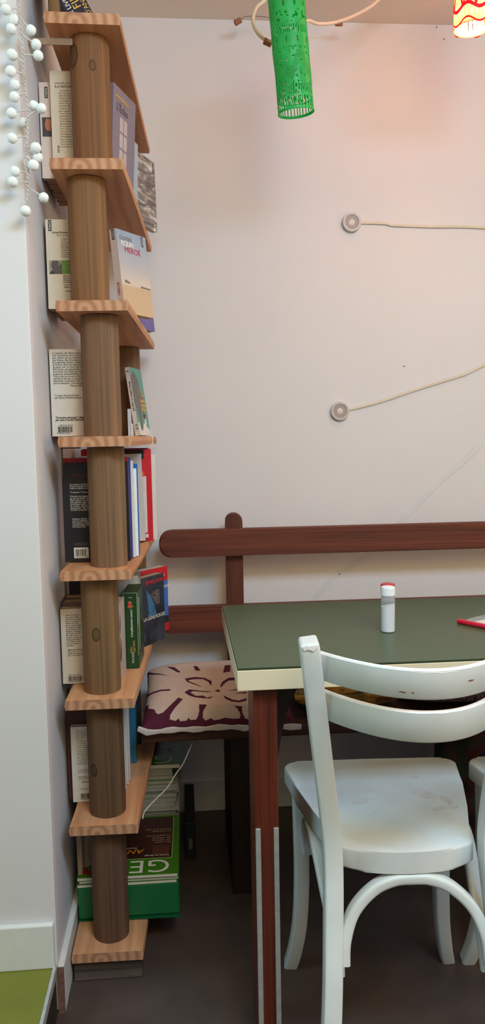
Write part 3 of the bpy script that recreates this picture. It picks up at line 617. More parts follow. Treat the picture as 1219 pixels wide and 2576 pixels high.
for i, (lb, th) in enumerate((('magazine lying directly on the green box file, lowest of the three', .008), ('middle magazine of the three lying on the green box file', .008))):
    magazine((-.257+.004*i, 1.6675+.002*i, z), .224, .268, th, lb, 'magazines on the green box file', rz=R(-.6*i)); z += th+.0004
t = magazine((-.2565, 1.6665, z), .226, .272, .008, 'green magazine with a dark red cover photo lying topmost on the green box file', 'magazines on the green box file', rz=R(-.8)); geo_cover(t, .226, .272, .008); ZT = z+.0085
b = B(); b.prism([(.004,.02),(.05,.002),(.064,.006),(.062,.014),(.022,.028),(.014,.05),(.008,.048)], .0005, mat=Matrix.Translation((0,0,.008))); obj('cover_sash', b, plain('sash_red', (150,28,48), .5), t)
b = B(); b.box(.012, .066, .05, .075, .0082, .0088); obj('cover_label', b, WHITEC, t)
for i, (x, a, rgb) in enumerate(((-.2545, 4, (196,190,184)), (-.2435, 5, (178,170,166)))):
    mt = cov('cover_%d_%d_%d' % rgb, rgb)
    t = thing('magazine', ('pale magazine standing upright against the left wall on top of the pile', 'second pale magazine standing beside it, a little farther from the left wall')[i], 'magazine', (x, 1.675+.03*i, ZT+.0008), 0, None, rot=(0, R(-a*.1), 0))
    b = B(); b.box(0, .0007, 0, .2, 0, .15); b.box(.0083, .009, 0, .2, 0, .15); obj('cover', b, mt, t); b = B(); b.box(.0007, .0083, .001, .199, .001, .149); obj('page_block', b, PAGEB, t)
# the pile behind: page edges only, one cover on top
z = z0+.0003; n = 0; rnd = random.Random(3)
while z < .287:
    th = rnd.choice((.008, .009, .011, .013)); w = .226+rnd.uniform(-.012, .008)
    magazine((-.254, 1.953+rnd.uniform(-.003, .006), z), w-.004, .24, th, 'magazine in the tall pile behind the box file, only its grey page edges showing', 'magazines in the tall pile', rz=R(rnd.uniform(-1, 1)), pages=plain('grey_pages', (170,164,154), .85, var=.12, scale=200), top=plain('cover_pale', (176,172,162), .5) if n % 4 else GB); z += th+.0005; n += 1
t = magazine((-.254, 1.955, z), .232, .24, .011, 'green magazine with its title toward the viewer, topmost of the tall pile behind the shelf', 'magazines in the tall pile', rz=R(-1)); geo_cover(t, .232, .24, .011, False)
t = thing('box_file', 'dark navy folder standing on the floor right of the tall magazine pile', 'box file', (.0, 2.14, 0))
b = B(); b.box(-.014, .014, -.12, .12, 0, .105, bev=.002); obj('folder_body', b, plain('folder_navy', (28, 30, 40), .6), t)
b = B(); b.box(-.005, .005, -.1203, -.12, .03, .06); obj('spine_label', b, plain('label_grey', (96,98,100), .6), t)
# thin white cable from the planks up under the bench
b = B(); P_ = [V((-.1015, 1.60, .338)), atY(364,2041,1.625), atY(392,2010,1.66), atY(420,1982,1.70), atY(440,1950,1.74), atY(458,1925,1.78), atY(470,1900,1.82), atY(484,1868,1.85)]
b.tube(spline(P_, 8), .0016, 8); o = obj('cable', b, plain('cable_white', (206,198,188), .5)); o.data.shade_smooth(); tag(o, 'thin white cable running from the lowest book plank up under the bench seat', 'cable')
# ------------------------------------------------------------------ bench
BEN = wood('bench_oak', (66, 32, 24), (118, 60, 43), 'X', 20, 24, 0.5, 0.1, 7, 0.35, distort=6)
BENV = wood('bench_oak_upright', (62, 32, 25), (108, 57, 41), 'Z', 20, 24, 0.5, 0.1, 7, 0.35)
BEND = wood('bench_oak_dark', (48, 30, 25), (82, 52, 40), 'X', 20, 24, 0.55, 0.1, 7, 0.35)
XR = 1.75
BENL = wood('bench_leg_shaded', (30, 22, 19), (54, 37, 30), 'Z', 20, 24, 0.6, 0.1, 7, 0.35)  # bench oak again, darkened to put the shade under the seat into the colour
bench = thing('wooden_bench', 'long dark brown wooden bench with a two-rail back along the rear wall', 'bench', (0.8, 2.05, 0))
def rounded_plank(x0, x1, z0, z1, rl, y0, y1, bev):
    """board standing on edge; left end rounded by rl (fraction of half height)"""
    h = (z1-z0)/2; zc = (z0+z1)/2; pts = []
    n = 14
    for i in range(n+1):
        a = R(90+180*i/n); c, s_ = math.cos(a), math.sin(a)
        q = 2.0/rl[1]
        pts.append((x0+rl[0]+rl[0]*(-(abs(c)**q)), zc+h*(abs(s_)**q)*(1 if s_ > 0 else -1)))
    pts += [(x1-rl[0], z0), (x1, z0+h*.6), (x1, z1-h*.6), (x1-rl[0], z1)]
    b = B(); b.prism(pts, y1-y0, mat=Matrix.Translation((0, y1, 0)) @ Matrix.Rotation(R(90), 4, 'X'), bev=bev, seg=3); return b
def part_w(name, b, mt, parent, smooth=False):
    return obj(name, b, mt, parent, world=True, smooth=smooth, angle=40)
part_w('upper_back_rail', rounded_plank(-0.068, XR, 0.8145, 0.893, (.036, 2.2), 2.175, 2.205, .007), BEN, bench)
part_w('lower_back_rail', rounded_plank(-0.062, XR, 0.594, 0.671, (.022, 3.2), 2.178, 2.205, .004), BEN, bench)
def rpost(x, w):
    h = w/2; pts = [(-h, .40), (h, .40), (h, .905)]+[(h*math.cos(R(a)), .912+h*.95*math.sin(R(a))) for a in range(10, 180, 17)]+[(-h, .905)]
    b = B(); b.prism(pts, .026, mat=Matrix.Translation((x, 2.232, 0)) @ Matrix.Rotation(R(90), 4, 'X'), bev=.003); return b
part_w('back_post', rpost(.148, .05), BENV, bench); part_w('back_post', rpost(1.45, .05), BENV, bench)
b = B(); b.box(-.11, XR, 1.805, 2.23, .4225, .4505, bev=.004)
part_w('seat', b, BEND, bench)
chip = plain('bare_wood', (150, 104, 72), .8, var=.2)
b = B()
for x0, x1 in ((.015, .034), (.075, .096), (-.04, -.03)): b.prism([(x0, 0), (x1, .001), (x1+.003, .004), (x0+.004, .0045)], .0006, mat=Matrix.Translation((0, 1.8046, .4455)) @ Matrix.Rotation(R(90), 4, 'X'))
part_w('chipped_edge', b, chip, bench, False)
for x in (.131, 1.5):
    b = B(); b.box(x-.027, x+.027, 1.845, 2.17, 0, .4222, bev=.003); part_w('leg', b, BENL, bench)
b = B(); b.prism([(.023*math.cos(R(a)), .016-.03*math.sin(R(a))) for a in range(0, 181, 15)]+[(-.023, .016)], .02, mat=Matrix.Translation((.53, 1.85, .4065)) @ Matrix.Rotation(R(90), 4, 'X'))
part_w('round_cleat', b, BEND, bench)

# ------------------------------------------------------------------ cushions on the bench
def pillow_pt(x0, x1, y0, y1, z0, th, u, v, top, n=3.2, tiltz=0, low=.42):
    a, c = 2*u-1, 2*v-1
    e = max(0, (1-abs(a)**n)*(1-abs(c)**n))**.42
    k = 1-.045*(a*a*(1-c*c))*0-.03*(abs(a)**3)*(1-abs(c)) - .0
    x = (x0+x1)/2+(x1-x0)/2*a*(1-.04*(1-abs(c)**2)*abs(a)**6); y = (y0+y1)/2+(y1-y0)/2*c*(1-.04*(1-abs(a)**2)*abs(c)**6)
    w = noise.noise(V((x*14, y*14, 1.3)))*.0035*e
    zm = z0+th*low+tiltz*v
    return V((x, y, zm+(e*th*(1-low)+w if top else -e*th*low)))
def pip(p, poly):
    x, y = p; ins = False; j = len(poly)-1
    for i in range(len(poly)):
        xi, yi = poly[i]; xj, yj = poly[j]
        if (yi > y) != (yj > y) and x < (xj-xi)*(y-yi)/(yj-yi)+xi: ins = not ins
        j = i
    return ins
BURG = plain('burgundy_cloth', (84, 22, 48), .85, var=.1, scale=40, bump=.15, bscale=600)
APPL = plain('ecru_applique', (209, 184, 169), .85, var=.05, scale=30, bump=.15, bscale=600)
CB = (-.112, .262, 1.79, 2.17, .451, .062, .024)
cush = thing('cushion', 'burgundy cushion with big cream leaf pattern at the left end of the bench', 'cushion', ((CB[0]+CB[1])/2, (CB[2]+CB[3])/2, CB[4]))
def cpt(u, v, top=True, lift=0): p = pillow_pt(CB[0], CB[1], CB[2], CB[3], CB[4]+.0005, CB[5], u, v, top, tiltz=CB[6]*(1 if top else 0), low=.14); p.z += lift; return p
b = B(); b.grid(lambda u, v: cpt(u, v), 70, 60); b.grid(lambda u, v: cpt(u, v, False), 40, 36)
obj('cushion_body', b, BURG, cush, world=True, smooth=True, angle=80)
# motif: outlines traced in image pixels, (right, down) in an enlarged crop around the cushion
def img_pts(pts, z): return pts
def image_xy(p):                                         # point of the cushion face, projected through the camera -> image crop coordinates
    v = p-V((0, 0, CZ)); d = v.dot(FW)
    return ((IW/2+F*v.dot(RT)/d-330)/.36915, (IH/2-F*v.dot(UP)/d-1480)/.36915)
ZC = .506
OUT = img_pts([(60,500),(105,560),(112,575),(200,586),(262,598),(190,592),(118,592),(100,612),(110,640),(95,655),(106,680),(92,700),(100,720),(90,738),(140,712),(200,694),(268,690),(268,700),(200,704),(140,724),(92,756),(78,800),(106,805),(122,796),(116,822),(158,828),(166,850),(182,862),(216,850),(246,820),(276,790),(320,747),(352,757),(300,815),(264,868),(262,895),(300,907),(325,890),(332,910),(375,905),(392,885),(402,900),(442,897),(456,870),(464,830),(462,794),(516,795),(490,840),(486,882),(504,905),(545,888),(560,902),(596,898),(640,884),(690,892),(738,890),(744,862),(722,822),(700,803),(754,808),(756,850),(775,890),(830,905),(872,892),(880,862),(868,824),(848,795),(905,790),(940,840),(990,868),(1030,850),(1042,815),(1020,770),(960,720),(1050,735),(1085,700),(1070,650),(1000,620),(1060,590),(1040,530),(1010,470)], ZC)
SL = [img_pts(q, ZC) for q in (
    [(240,537),(292,540),(336,573),(316,577)], [(422,532),(450,534),(472,565),(436,563)], [(636,528),(676,526),(673,572),(626,577)],
    [(365,616),(440,607),(500,614),(546,635),(548,672),(524,641),(490,622),(440,622),(402,626),(386,634),(470,667),(482,676),(378,640)],
    [(361,712),(395,692),(480,702),(562,709),(520,711),(420,704),(402,712),(440,736),(490,733),(512,748),(564,737),(532,754),(490,752),(440,747),(398,736)],
    [(566,702),(590,691),(606,703),(600,711)], [(604,672),(618,640),(660,614),(704,611),(706,630),(660,632),(632,655),(613,678)],
    [(624,732),(650,744),(690,762),(735,768),(786,750),(786,768),(738,781),(680,774),(640,754)], [(640,704),(722,688),(722,696)], [(690,722),(786,708),(786,719)],
    [(820,560),(850,540),(836,590),(800,625)], [(800,660),(900,640),(960,660),(900,655)])]
def isw(x, y):
    return pip((x, y), OUT) and not any(pip((x, y), q) for q in SL)
NU, NV = 260, 240
EV = lambda v: v**2.2
b = B(); b.grid(lambda u, v: cpt(u, EV(v), True, .0012), NU, NV, keep=lambda u, v: .006 < u < .994 and .03 < v < .985 and isw(*image_xy(cpt(u, EV(v)))))
obj('applique', b, APPL, cush, world=True, smooth=True, angle=80)
b = B(); P_ = [cpt(i/24., .0) + V((0, -.004, -.003-.004*math.sin(i*.9)*(.3 if i < 16 else 1))) for i in range(25)]
P_[0] += V((-.006, .01, .006)); P_[-1] += V((.012, .004, -.004)); b.sweep(P_, rrect(.007, .013, .003), scales=[1+.25*math.sin(i*1.7) for i in range(25)])
obj('hem', b, plain('hem_white', (206, 196, 192), .85, var=.08), cush, world=True, smooth=True)
def tapestry():
    mt, nt, bs = newmat('tapestry'); L = nt.links.new
    tc = nt.nodes.new('ShaderNodeTexCoord'); mp = nt.nodes.new('ShaderNodeMapping'); mp.inputs['Scale'].default_value = (9, 26, 26)
    nz = nt.nodes.new('ShaderNodeTexNoise'); nz.inputs['Scale'].default_value = 1.2; nz.inputs['Detail'].default_value = 5
    rp = nt.nodes.new('ShaderNodeValToRGB'); e = rp.color_ramp.elements; e[0].position = .34; e[0].color = col4(lin((112,66,34))); e[1].position = .7; e[1].color = col4(lin((206,180,140)))
    for p, c in ((.44,(206,134,58)),(.54,(222,164,78)),(.6,(110,96,48))):
        q = e.new(p); q.color = col4(lin(c))
    br = nt.nodes.new('ShaderNodeTexBrick'); br.inputs['Scale'].default_value = 60; br.inputs['Color1'].default_value = (1,1,1,1); br.inputs['Color2'].default_value = (.9,.9,.9,1); br.inputs['Mortar'].default_value = (.45,.42,.4,1); br.inputs['Mortar Size'].default_value = .03; br.offset = 0
    br.inputs['Brick Width'].default_value = .3; br.inputs['Row Height'].default_value = .3
    mx = nt.nodes.new('ShaderNodeMix'); mx.data_type = 'RGBA'; mx.blend_type = 'MULTIPLY'; mx.inputs[0].default_value = 1
    sp = nt.nodes.new('ShaderNodeSeparateXYZ'); lt = nt.nodes.new('ShaderNodeMath'); lt.operation = 'LESS_THAN'; lt.inputs[1].default_value = .016
    m2 = nt.nodes.new('ShaderNodeMix'); m2.data_type = 'RGBA'; m2.inputs[7].default_value = col4(lin((186,172,152)))
    L(tc.outputs['Object'], mp.inputs['Vector']); L(mp.outputs['Vector'], nz.inputs['Vector']); L(nz.outputs['Fac'], rp.inputs['Fac'])
    L(tc.outputs['Object'], sp.inputs[0]); L(sp.outputs['Z'], lt.inputs[0]); L(lt.outputs[0], m2.inputs[0]); L(rp.outputs['Color'], m2.inputs[6])
    L(tc.outputs['Object'], br.inputs['Vector']); L(m2.outputs[2], mx.inputs[6]); L(br.outputs['Color'], mx.inputs[7]); L(mx.outputs[2], bs.inputs['Base Color'])
    setin(bs, 'Roughness', .9); return mt
def simple_cushion(name, label, c, mt, n=3.0, fuzz=0, base=None):
    t = thing(name, label, 'cushion', ((c[0]+c[1])/2, (c[2]+c[3])/2, c[4]))
    f = lambda top: (lambda u, v: (lambda p: p+(V((noise.noise(p*160), noise.noise(p*170+V((3,0,0))), abs(noise.noise(p*150))*1.6))*fuzz if fuzz and top else V((0,0,0))))(pillow_pt(*c[:6], u, v, top, n, c[6] if top else 0)))
    b = B(); b.grid(f(True), 110 if fuzz else 50, 80 if fuzz else 40); b.grid(f(False), 40, 30)
    obj('cushion_body', b, mt, t, world=True, smooth=True, angle=80); return t
t = simple_cushion('cushion', 'orange and brown tapestry cushion on the bench behind the chair back', (.268, .545, 1.845, 2.16, .4512, .118, .012), tapestry())
def fuzzy():
    mt, nt, bs = newmat('plum_bobble'); L = nt.links.new
    tc = nt.nodes.new('ShaderNodeTexCoord'); nz = nt.nodes.new('ShaderNodeTexNoise'); nz.inputs['Scale'].default_value = 130; nz.inputs['Detail'].default_value = 3; nz.inputs['Distortion'].default_value = 1.5
    rp = nt.nodes.new('ShaderNodeValToRGB'); e = rp.color_ramp.elements; e[0].position = .42; e[0].color = col4(lin((60,40,48))); e[1].position = .64; e[1].color = col4(lin((176,144,152)))
    bp = nt.nodes.new('ShaderNodeBump'); bp.inputs['Strength'].default_value = .8; bp.inputs['Distance'].default_value = .004
    L(tc.outputs['Object'], nz.inputs['Vector']); L(nz.outputs['Fac'], rp.inputs['Fac']); L(rp.outputs['Color'], bs.inputs['Base Color']); L(nz.outputs['Fac'], bp.inputs['Height']); L(bp.outputs['Normal'], bs.inputs['Normal'])
    setin(bs, 'Roughness', .95); return mt
simple_cushion('cushion', 'plum looped-yarn cushion on the bench right of the tapestry one', (.551, .96, 1.845, 2.16, .4512, .108, .01), fuzzy(), fuzz=.004)
# cloth bag under the bench, seen between the two chairs
def bagmat():
    mt, nt, bs = newmat('bag_cloth'); L = nt.links.new
    tc = nt.nodes.new('ShaderNodeTexCoord'); vo = nt.nodes.new('ShaderNodeTexNoise'); vo.inputs['Scale'].default_value = 11
    rp = nt.nodes.new('ShaderNodeValToRGB'); rp.color_ramp.interpolation = 'EASE'; e = rp.color_ramp.elements; e[0].position = .1; e[0].color = col4(lin((24,16,22))); e[1].position = .9; e[1].color = col4(lin((104,30,26)))
    q = e.new(.42); q.color = col4(lin((26,18,22))); q = e.new(.5); q.color = col4(lin((74,24,26))); q = e.new(.6); q.color = col4(lin((44,58,46)))
    L(tc.outputs['Object'], vo.inputs['Vector']); L(vo.outputs['Fac'], rp.inputs['Fac']); L(rp.outputs['Color'], bs.inputs['Base Color']); setin(bs, 'Roughness', .8); return mt
t = thing('cloth_bag', 'dark red and green patterned cloth bag under the bench between the two chairs', 'bag', (.84, 2.0, 0))
b = B()
def bagf(u, v):
    a = 2*PI*u; k = (1-.25*v**3)*(1+.06*math.sin(5*a+v*6)); return V((.17*k*math.copysign(abs(math.cos(a))**.7, math.cos(a)), .09*k*math.copysign(abs(math.sin(a))**.7, math.sin(a)), .40*v))
b.grid(bagf, 48, 20); bmesh.ops.remove_doubles(b.bm, verts=b.bm.verts[:], dist=1e-5); bmesh.ops.holes_fill(b.bm, edges=[e for e in b.bm.edges if e.is_boundary], sides=0)
obj('bag_body', b, bagmat(), t, smooth=True)

# ------------------------------------------------------------------ table
TGREEN = plain('green_laminate', (62, 79, 49), .33, var=.05, scale=16, bump=.03, bscale=300, spec=.5)
TEDGE = plain('cream_edge', (226, 212, 182), .5, var=.03, scale=8)
TLINE = plain('laminate_line', (30, 30, 26), .5)
TLEG = wood('table_leg_mahogany', (60, 26, 19), (118, 52, 36), 'Z', 20, 26, .38, .1, 9, .2, spec=.4)
TBR = plain('dark_brace', (40, 26, 24), .5, var=.15)
table = thing('cafe_table', 'green-topped table with a cream edge and dark wooden legs in front of the bench', 'table', (.72, 1.56, 0))
TX0, TX1, TY0, TY1 = .0885, 1.40, 1.306, 1.822
b = B(); b.box(TX0+.0015, TX1, TY0+.0015, TY1-.0015, .7476, .75); b.mi = 1; b.box(TX0+.0008, TX1, TY0+.0008, TY1-.0008, .7462, .7476); part_w('tabletop', b, [TGREEN, TLINE], table, False)
b = B(); b.box(TX0, TX1, TY0, TY1, .7095, .7462, bev=.0012); part_w('edge_band', b, TEDGE, table, False)
def table_leg(x):
    b = B(); b.box(x-.0215, x+.0215, 1.33, 1.352, 0, .7092, bev=.0015); part_w('leg', b, TLEG, table)
    b = B(); b.box(x-.0205, x+.0175, 1.3535, 1.45, 0.02, .7092, bev=.0015); part_w('leg_panel', b, TLEG, table)
    for dx in (-.0165, .0165):
        b = B(); b.box(x+dx-.0047, x+dx+.0047, 1.3262, 1.3298, .004, .445, bev=.0012); part_w('metal_strip', b, STEEL, table)
def brace(x, s_):
    out = spline([(x+s_*.012,0,.40),(x+s_*.014,0,.50),(x+s_*.024,0,.58),(x+s_*.048,0,.645),(x+s_*.083,0,.709)], 6); inn = spline([(x+s_*.0225,0,.709),(x+s_*.0222,0,.66),(x+s_*.0218,0,.60),(x+s_*.0,0,.50),(x,0,.40)], 6)
    b = B(); b.prism([(p.x, p.z) for p in out+inn], .04, mat=Matrix.Translation((0, 1.44, 0)) @ Matrix.Rotation(R(90), 4, 'X')); part_w('brace', b, TBR, table)
table_leg(.139); table_leg(1.34); 
def brace2(x, s_):
    A = spline([(.0225,.37),(.0235,.47),(.034,.56),(.055,.635),(.086,.709)], 6) if False else [V((a, c, 0)) for a, c in ((.0225,.36),(.024,.44),(.028,.52),(.037,.585),(.055,.65),(.086,.709))]
    A = spline([(p.x, p.y, 0) for p in A], 6); poly = [(x+s_*p.x, p.y) for p in A]+[(x+s_*.034, .709), (x+s_*.0222, .66), (x+s_*.0222, .5)]
    b = B(); b.prism(poly, .045, mat=Matrix.Translation((0, 1.445, 0)) @ Matrix.Rotation(R(90), 4, 'X'), bev=.001); part_w('brace', b, TBR, table)
brace2(.139, 1); brace2(1.34, -1)

# shakers and menu on the table
def shaker(px, py, label, capmat, fill, h=.094):
    p = atZ(px, py, .75) if isinstance(px, (int, float)) else V(px)
    t = thing('salt_shaker', label, 'shaker', (p.x, p.y+.0145, .7504))
    b = B(); b.lathe([(.0128,0),(.0138,.001),(.0141,.004),(.0141,h-.019),(.0133,h-.018)], 36); b.mi = 0
    mt, nt, bs = newmat('clear_plastic'); setin(bs, 'Base Color', (.86,.86,.9,1)); setin(bs, 'Roughness', .18); setin(bs, 'Transmission Weight', .75); setin(bs, 'IOR', 1.2); setin(bs, 'Alpha', .75)
    obj('tube', b, mt, t, smooth=True)
    b = B(); n = 24; rings = []
    zt = lambda a: h*.58+.0035*math.sin(a+1.9)
    top = [b.bm.verts.new((.0131*math.cos(2*PI*i/n), .0131*math.sin(2*PI*i/n), zt(2*PI*i/n))) for i in range(n)]
    bot = [b.bm.verts.new((.0131*math.cos(2*PI*i/n), .0131*math.sin(2*PI*i/n), .0012)) for i in range(n)]
    for i in range(n): b._f([bot[i], bot[(i+1)%n], top[(i+1)%n], top[i]])
    b._f(bot[::-1]); c = b.bm.verts.new((0,0,h*.58))
    for i in range(n): b._f([top[i], top[(i+1)%n], c])
    obj('contents', b, fill, t, smooth=True)
    b = B(); N = 60
    b.grid(lambda u, v: V(((.0145+(.0003 if int(u*N) % 2 else 0))*math.cos(2*PI*u), (.0145+(.0003 if int(u*N) % 2 else 0))*math.sin(2*PI*u), h-.018+.0145*v)), N, 1)
    b.lathe([(.0142,h-.0182),(.0146,h-.018),(.0146,h-.0035),(.0136,h-.001),(.0095,h),(.0002,h)], 36)
    obj('cap', b, capmat, t, smooth=True, angle=30)
    return t
SALT = plain('salt', (234, 236, 240), .9, var=.02); PEP = plain('pepper', (66, 58, 54), .9, var=.3, scale=900)
s1 = shaker(980, 1593, 'white-capped plastic salt tube standing on the green table', plain('cap_white', (232, 234, 236), .35, var=.02), SALT)
s1o = V(s1.location)
shaker((s1o.x+.0078, s1o.y+.0305-.0145, .75), 0, 'red-capped shaker standing directly behind the white salt tube', plain('cap_red', (190, 36, 46), .35, var=.03), PEP, .094)
A0, A1 = atZ(1154, 1569, .75), atZ(1222, 1583, .75)
d = (A1-A0).normalized(); ang = math.atan2(d.y, d.x)
t = thing('menu_holder', 'menu in a clear plastic sleeve with a red slide bar at the table\'s right', 'menu', (A0.x, A0.y+.004, .7503), ang)
b = B(); b.sweep([(0,0,.0048),(.30,0,.0048)], rrect(.011, .009, .003)); obj('red_bar', b, plain('plastic_red', (208, 28, 52), .28, var=.02), t, smooth=True)
b = B(); b.hexa([(.028,.004,.0045),(.3,.004,.0045),(.3,.22,.0015),(.05,.22,.0015),(.028,.004,.0062),(.3,.004,.0062),(.3,.22,.0032),(.05,.22,.0032)]); obj('paper', b, plain('menu_paper', (226, 216, 206), .7, var=.06, scale=25), t)
mt, nt, bs = newmat('clear_sleeve'); setin(bs, 'Base Color', (.9,.9,.92,1)); setin(bs, 'Roughness', .08); setin(bs, 'Alpha', .28)
b = B(); b.grid(lambda u, v: V((.012+.29*u+.016*v, .003+.22*v, .0074+.004*math.sin(v*5)*(1-v)+.0015*math.sin(u*14))), 24, 16); obj('plastic_sleeve', b, mt, t, smooth=True)

# ------------------------------------------------------------------ white cafe chairs
def chairmat():
    mt, nt, bs = newmat('chair_paint'); L = nt.links.new
    tc = nt.nodes.new('ShaderNodeTexCoord'); nz = nt.nodes.new('ShaderNodeTexNoise'); nz.inputs['Scale'].default_value = 7; nz.inputs['Detail'].default_value = 3
    rp = nt.nodes.new('ShaderNodeValToRGB'); e = rp.color_ramp.elements; e[0].position = .35; e[0].color = col4(lin((207,211,208))); e[1].position = .7; e[1].color = col4(lin((223,229,230)))
    n2 = nt.nodes.new('ShaderNodeTexNoise'); n2.inputs['Scale'].default_value = 46; n2.inputs['Detail'].default_value = 4; n2.inputs['Roughness'].default_value = .6
    r2 = nt.nodes.new('ShaderNodeValToRGB'); f = r2.color_ramp.elements; f[0].position = .735; f[0].color = (0,0,0,1); f[1].position = .75; f[1].color = (1,1,1,1)
    mx = nt.nodes.new('ShaderNodeMix'); mx.data_type = 'RGBA'; mx.inputs[7].default_value = col4(lin((110, 84, 64)))
    bp = nt.nodes.new('ShaderNodeBump'); bp.inputs['Strength'].default_value = .06; bp.inputs['Distance'].default_value = .002
    L(tc.outputs['Object'], nz.inputs['Vector']); L(nz.outputs['Fac'], rp.inputs['Fac']); L(tc.outputs['Object'], n2.inputs['Vector']); L(n2.outputs['Fac'], r2.inputs['Fac'])
    L(r2.outputs['Color'], mx.inputs[0]); L(rp.outputs['Color'], mx.inputs[6]); L(mx.outputs[2], bs.inputs['Base Color']); L(n2.outputs['Fac'], bp.inputs['Height']); L(bp.outputs['Normal'], bs.inputs['Normal'])
    setin(bs, 'Roughness', .36); setin(bs, 'Specular IOR Level', .45); return mt
CH = chairmat()
WORN = plain('worn_bright_paint', (240, 236, 236), .6, var=.08, scale=90); BARE = plain('bare_brown', (112, 76, 54), .8, var=.2); SMUDGE = plain('seat_smudge', (202, 199, 196), .45, var=.1, scale=40)
def P2(o): return [(p[0], p[1]) for p in o]
chair = thing('cafe_chair', 'white painted wooden cafe chair with two curved back slats, pushed up to the table', 'chair', (.3735, 1.385, 0), R(-3.2), 'white chairs at the green table')
SZ0, SZ1 = .4225, .46
def seat_outline(k=0.0):
    pts = []
    fw, rw, fy, ry = .184-k, .119-k, .181-k, -.150+k
    # front right corner -> front left corner -> rear left -> bulge -> rear right
    def corner(cx, cy, r, a0, a1, n=6): return [(cx+r*math.cos(R(a0+(a1-a0)*i/n)), cy+r*math.sin(R(a0+(a1-a0)*i/n))) for i in range(n+1)]
    pts += corner(fw-.032, fy-.03, .03, 8, 88); 
    pts += [(.07, fy+.001), (0, fy+.002), (-.07, fy+.001)]
    pts += corner(-fw+.032, fy-.03, .03, 92, 172)
    pts += [(-.166+k, .06), (-.144+k, -.04), (-rw-.003, ry+.03)]
    n = 14
    for i in range(n+1):
        a = R(180+180*i/n); pts.append((rw*math.cos(a), ry+.043*math.sin(a)))
    pts += [(rw+.003, ry+.03), (.144-k, -.04), (.166-k, .06)]
    return pts
b = B(); b.prism(seat_outline(), SZ1-SZ0, mat=Matrix.Translation((0,0,SZ0)), bev=.005, seg=3)
obj('seat', b, CH, chair, smooth=True, angle=35)
seat = bpy.data.objects['seat.001'] if 'seat.001' in bpy.data.objects else None
seat = [o for o in chair.children if o.name.startswith('seat')][0]
b = B(); rnd = random.Random(11)
STAINS = []
for x, y, r1, r2, a in ((.075,.085,.011,.008,10),(-.052,-.01,.020,.011,25),(.078,.012,.016,.026,35),(.1,-.045,.026,.009,10),(.112,-.012,.010,.022,15),(-.02,.03,.012,.006,0)):
    pts = []
    for i in range(16):
        q = 2*PI*i/16; k = 1+.18*rnd.uniform(-1,1); xx, yy = r1*math.cos(q)*k, r2*math.sin(q)*k; pts.append((x+xx*math.cos(R(a))-yy*math.sin(R(a)), y+xx*math.sin(R(a))+yy*math.cos(R(a))))
    b = B(); b.prism(pts, .00025, mat=Matrix.Translation((0,0,SZ1))); obj('seat_stain', b, SMUDGE, seat)
b = B()
for i in range(24):                                        # chips along the left edge of the seat
    q = rnd.random(); y = -.05+q*.2; x = -.1435-.0225*((y+.04)/.1) if y < .06 else -.166-.0175*((y-.06)/.1); s_ = rnd.uniform(.001, .003); b.prism([(x-s_*.4,y-s_),(x+s_*.5,y-s_*.6),(x+s_*.4,y+s_),(x-s_*.3,y+s_*1.4)], .0006, mat=Matrix.Translation((0.0065,0,SZ1-.0004)))
obj('chipped_paint', b, WORN, seat)
PROF = rrect(.030, .036, .0038, 2)
def rear_post(sx):
    P_ = spline([(.004+sx*.1685,-.287,.0),(.004+sx*.1465,-.257,.20),(.004+sx*.135,-.207,.36),(.004+sx*.132,-.182,.46),(.004+sx*.1385,-.179,.54),(.004+sx*.1545,-.193,.68),(.004+sx*.1725,-.217,.832)], 10)
    b = B(); n = len(P_); b.sweep(P_, PROF, up=V((0,1,0)), scales=[(.93 if i in (0, n-1) else 1)*(.94+.1*min(1, i/n*2)) for i in range(n)])
    return b
for sx in (-1, 1):
    b = rear_post(sx)
    o = obj('rear_leg', b, CH, chair, smooth=True, angle=45)
    md = o.modifiers.new('bevel', 'BEVEL'); md.width = .004; md.segments = 2; md.limit_method = 'ANGLE'; md.angle_limit = R(60)
    b = B(); b.prism([(-.011,-.002),(-.004,.0005),(.003,-.004),(.009,.001),(.012,-.003),(.006,-.009),(-.002,-.006),(-.009,-.008)], .0004, mat=Matrix.Translation((.004+sx*.1725,-.2365,.8265)) @ Matrix.Rotation(R(98),4,'X'))
    obj('chipped_paint', b, WORN, o)
def front_leg(sx):
    P_ = spline([(sx*.152,.148,SZ0-.0005),(sx*.150,.146,.33),(sx*.149,.148,.22),(sx*.153,.154,.12),(sx*.163,.166,.045),(sx*.173,.178,.0)], 8)
    b = B(); n = len(P_); b.sweep(P_, rrect(.030, .034, .006, 3), up=V((0,1,0)), scales=[1.04-.2*max(0, i/n-.4) for i in range(n)])
    return b
for sx in (-1, 1): obj('front_leg', front_leg(sx), CH, chair, smooth=True, angle=45)
def slat(zc, hh, xe, ye, bow, sag):
    n = 28; P_ = []
    for i in range(n+1):
        q = -1+2*i/n; P_.append(V((.004+xe*q, ye-bow*(1-q*q), zc+sag*q*q)))
    b = B(); b.sweep(P_, [(-.0055,-hh),(-.0035,-hh-.002),(.0035,-hh-.002),(.0055,-hh),(.0055,hh-.002),(.003,hh),(-.003,hh),(-.0055,hh-.002)], up=V((0,0,1)))
    return b, P_
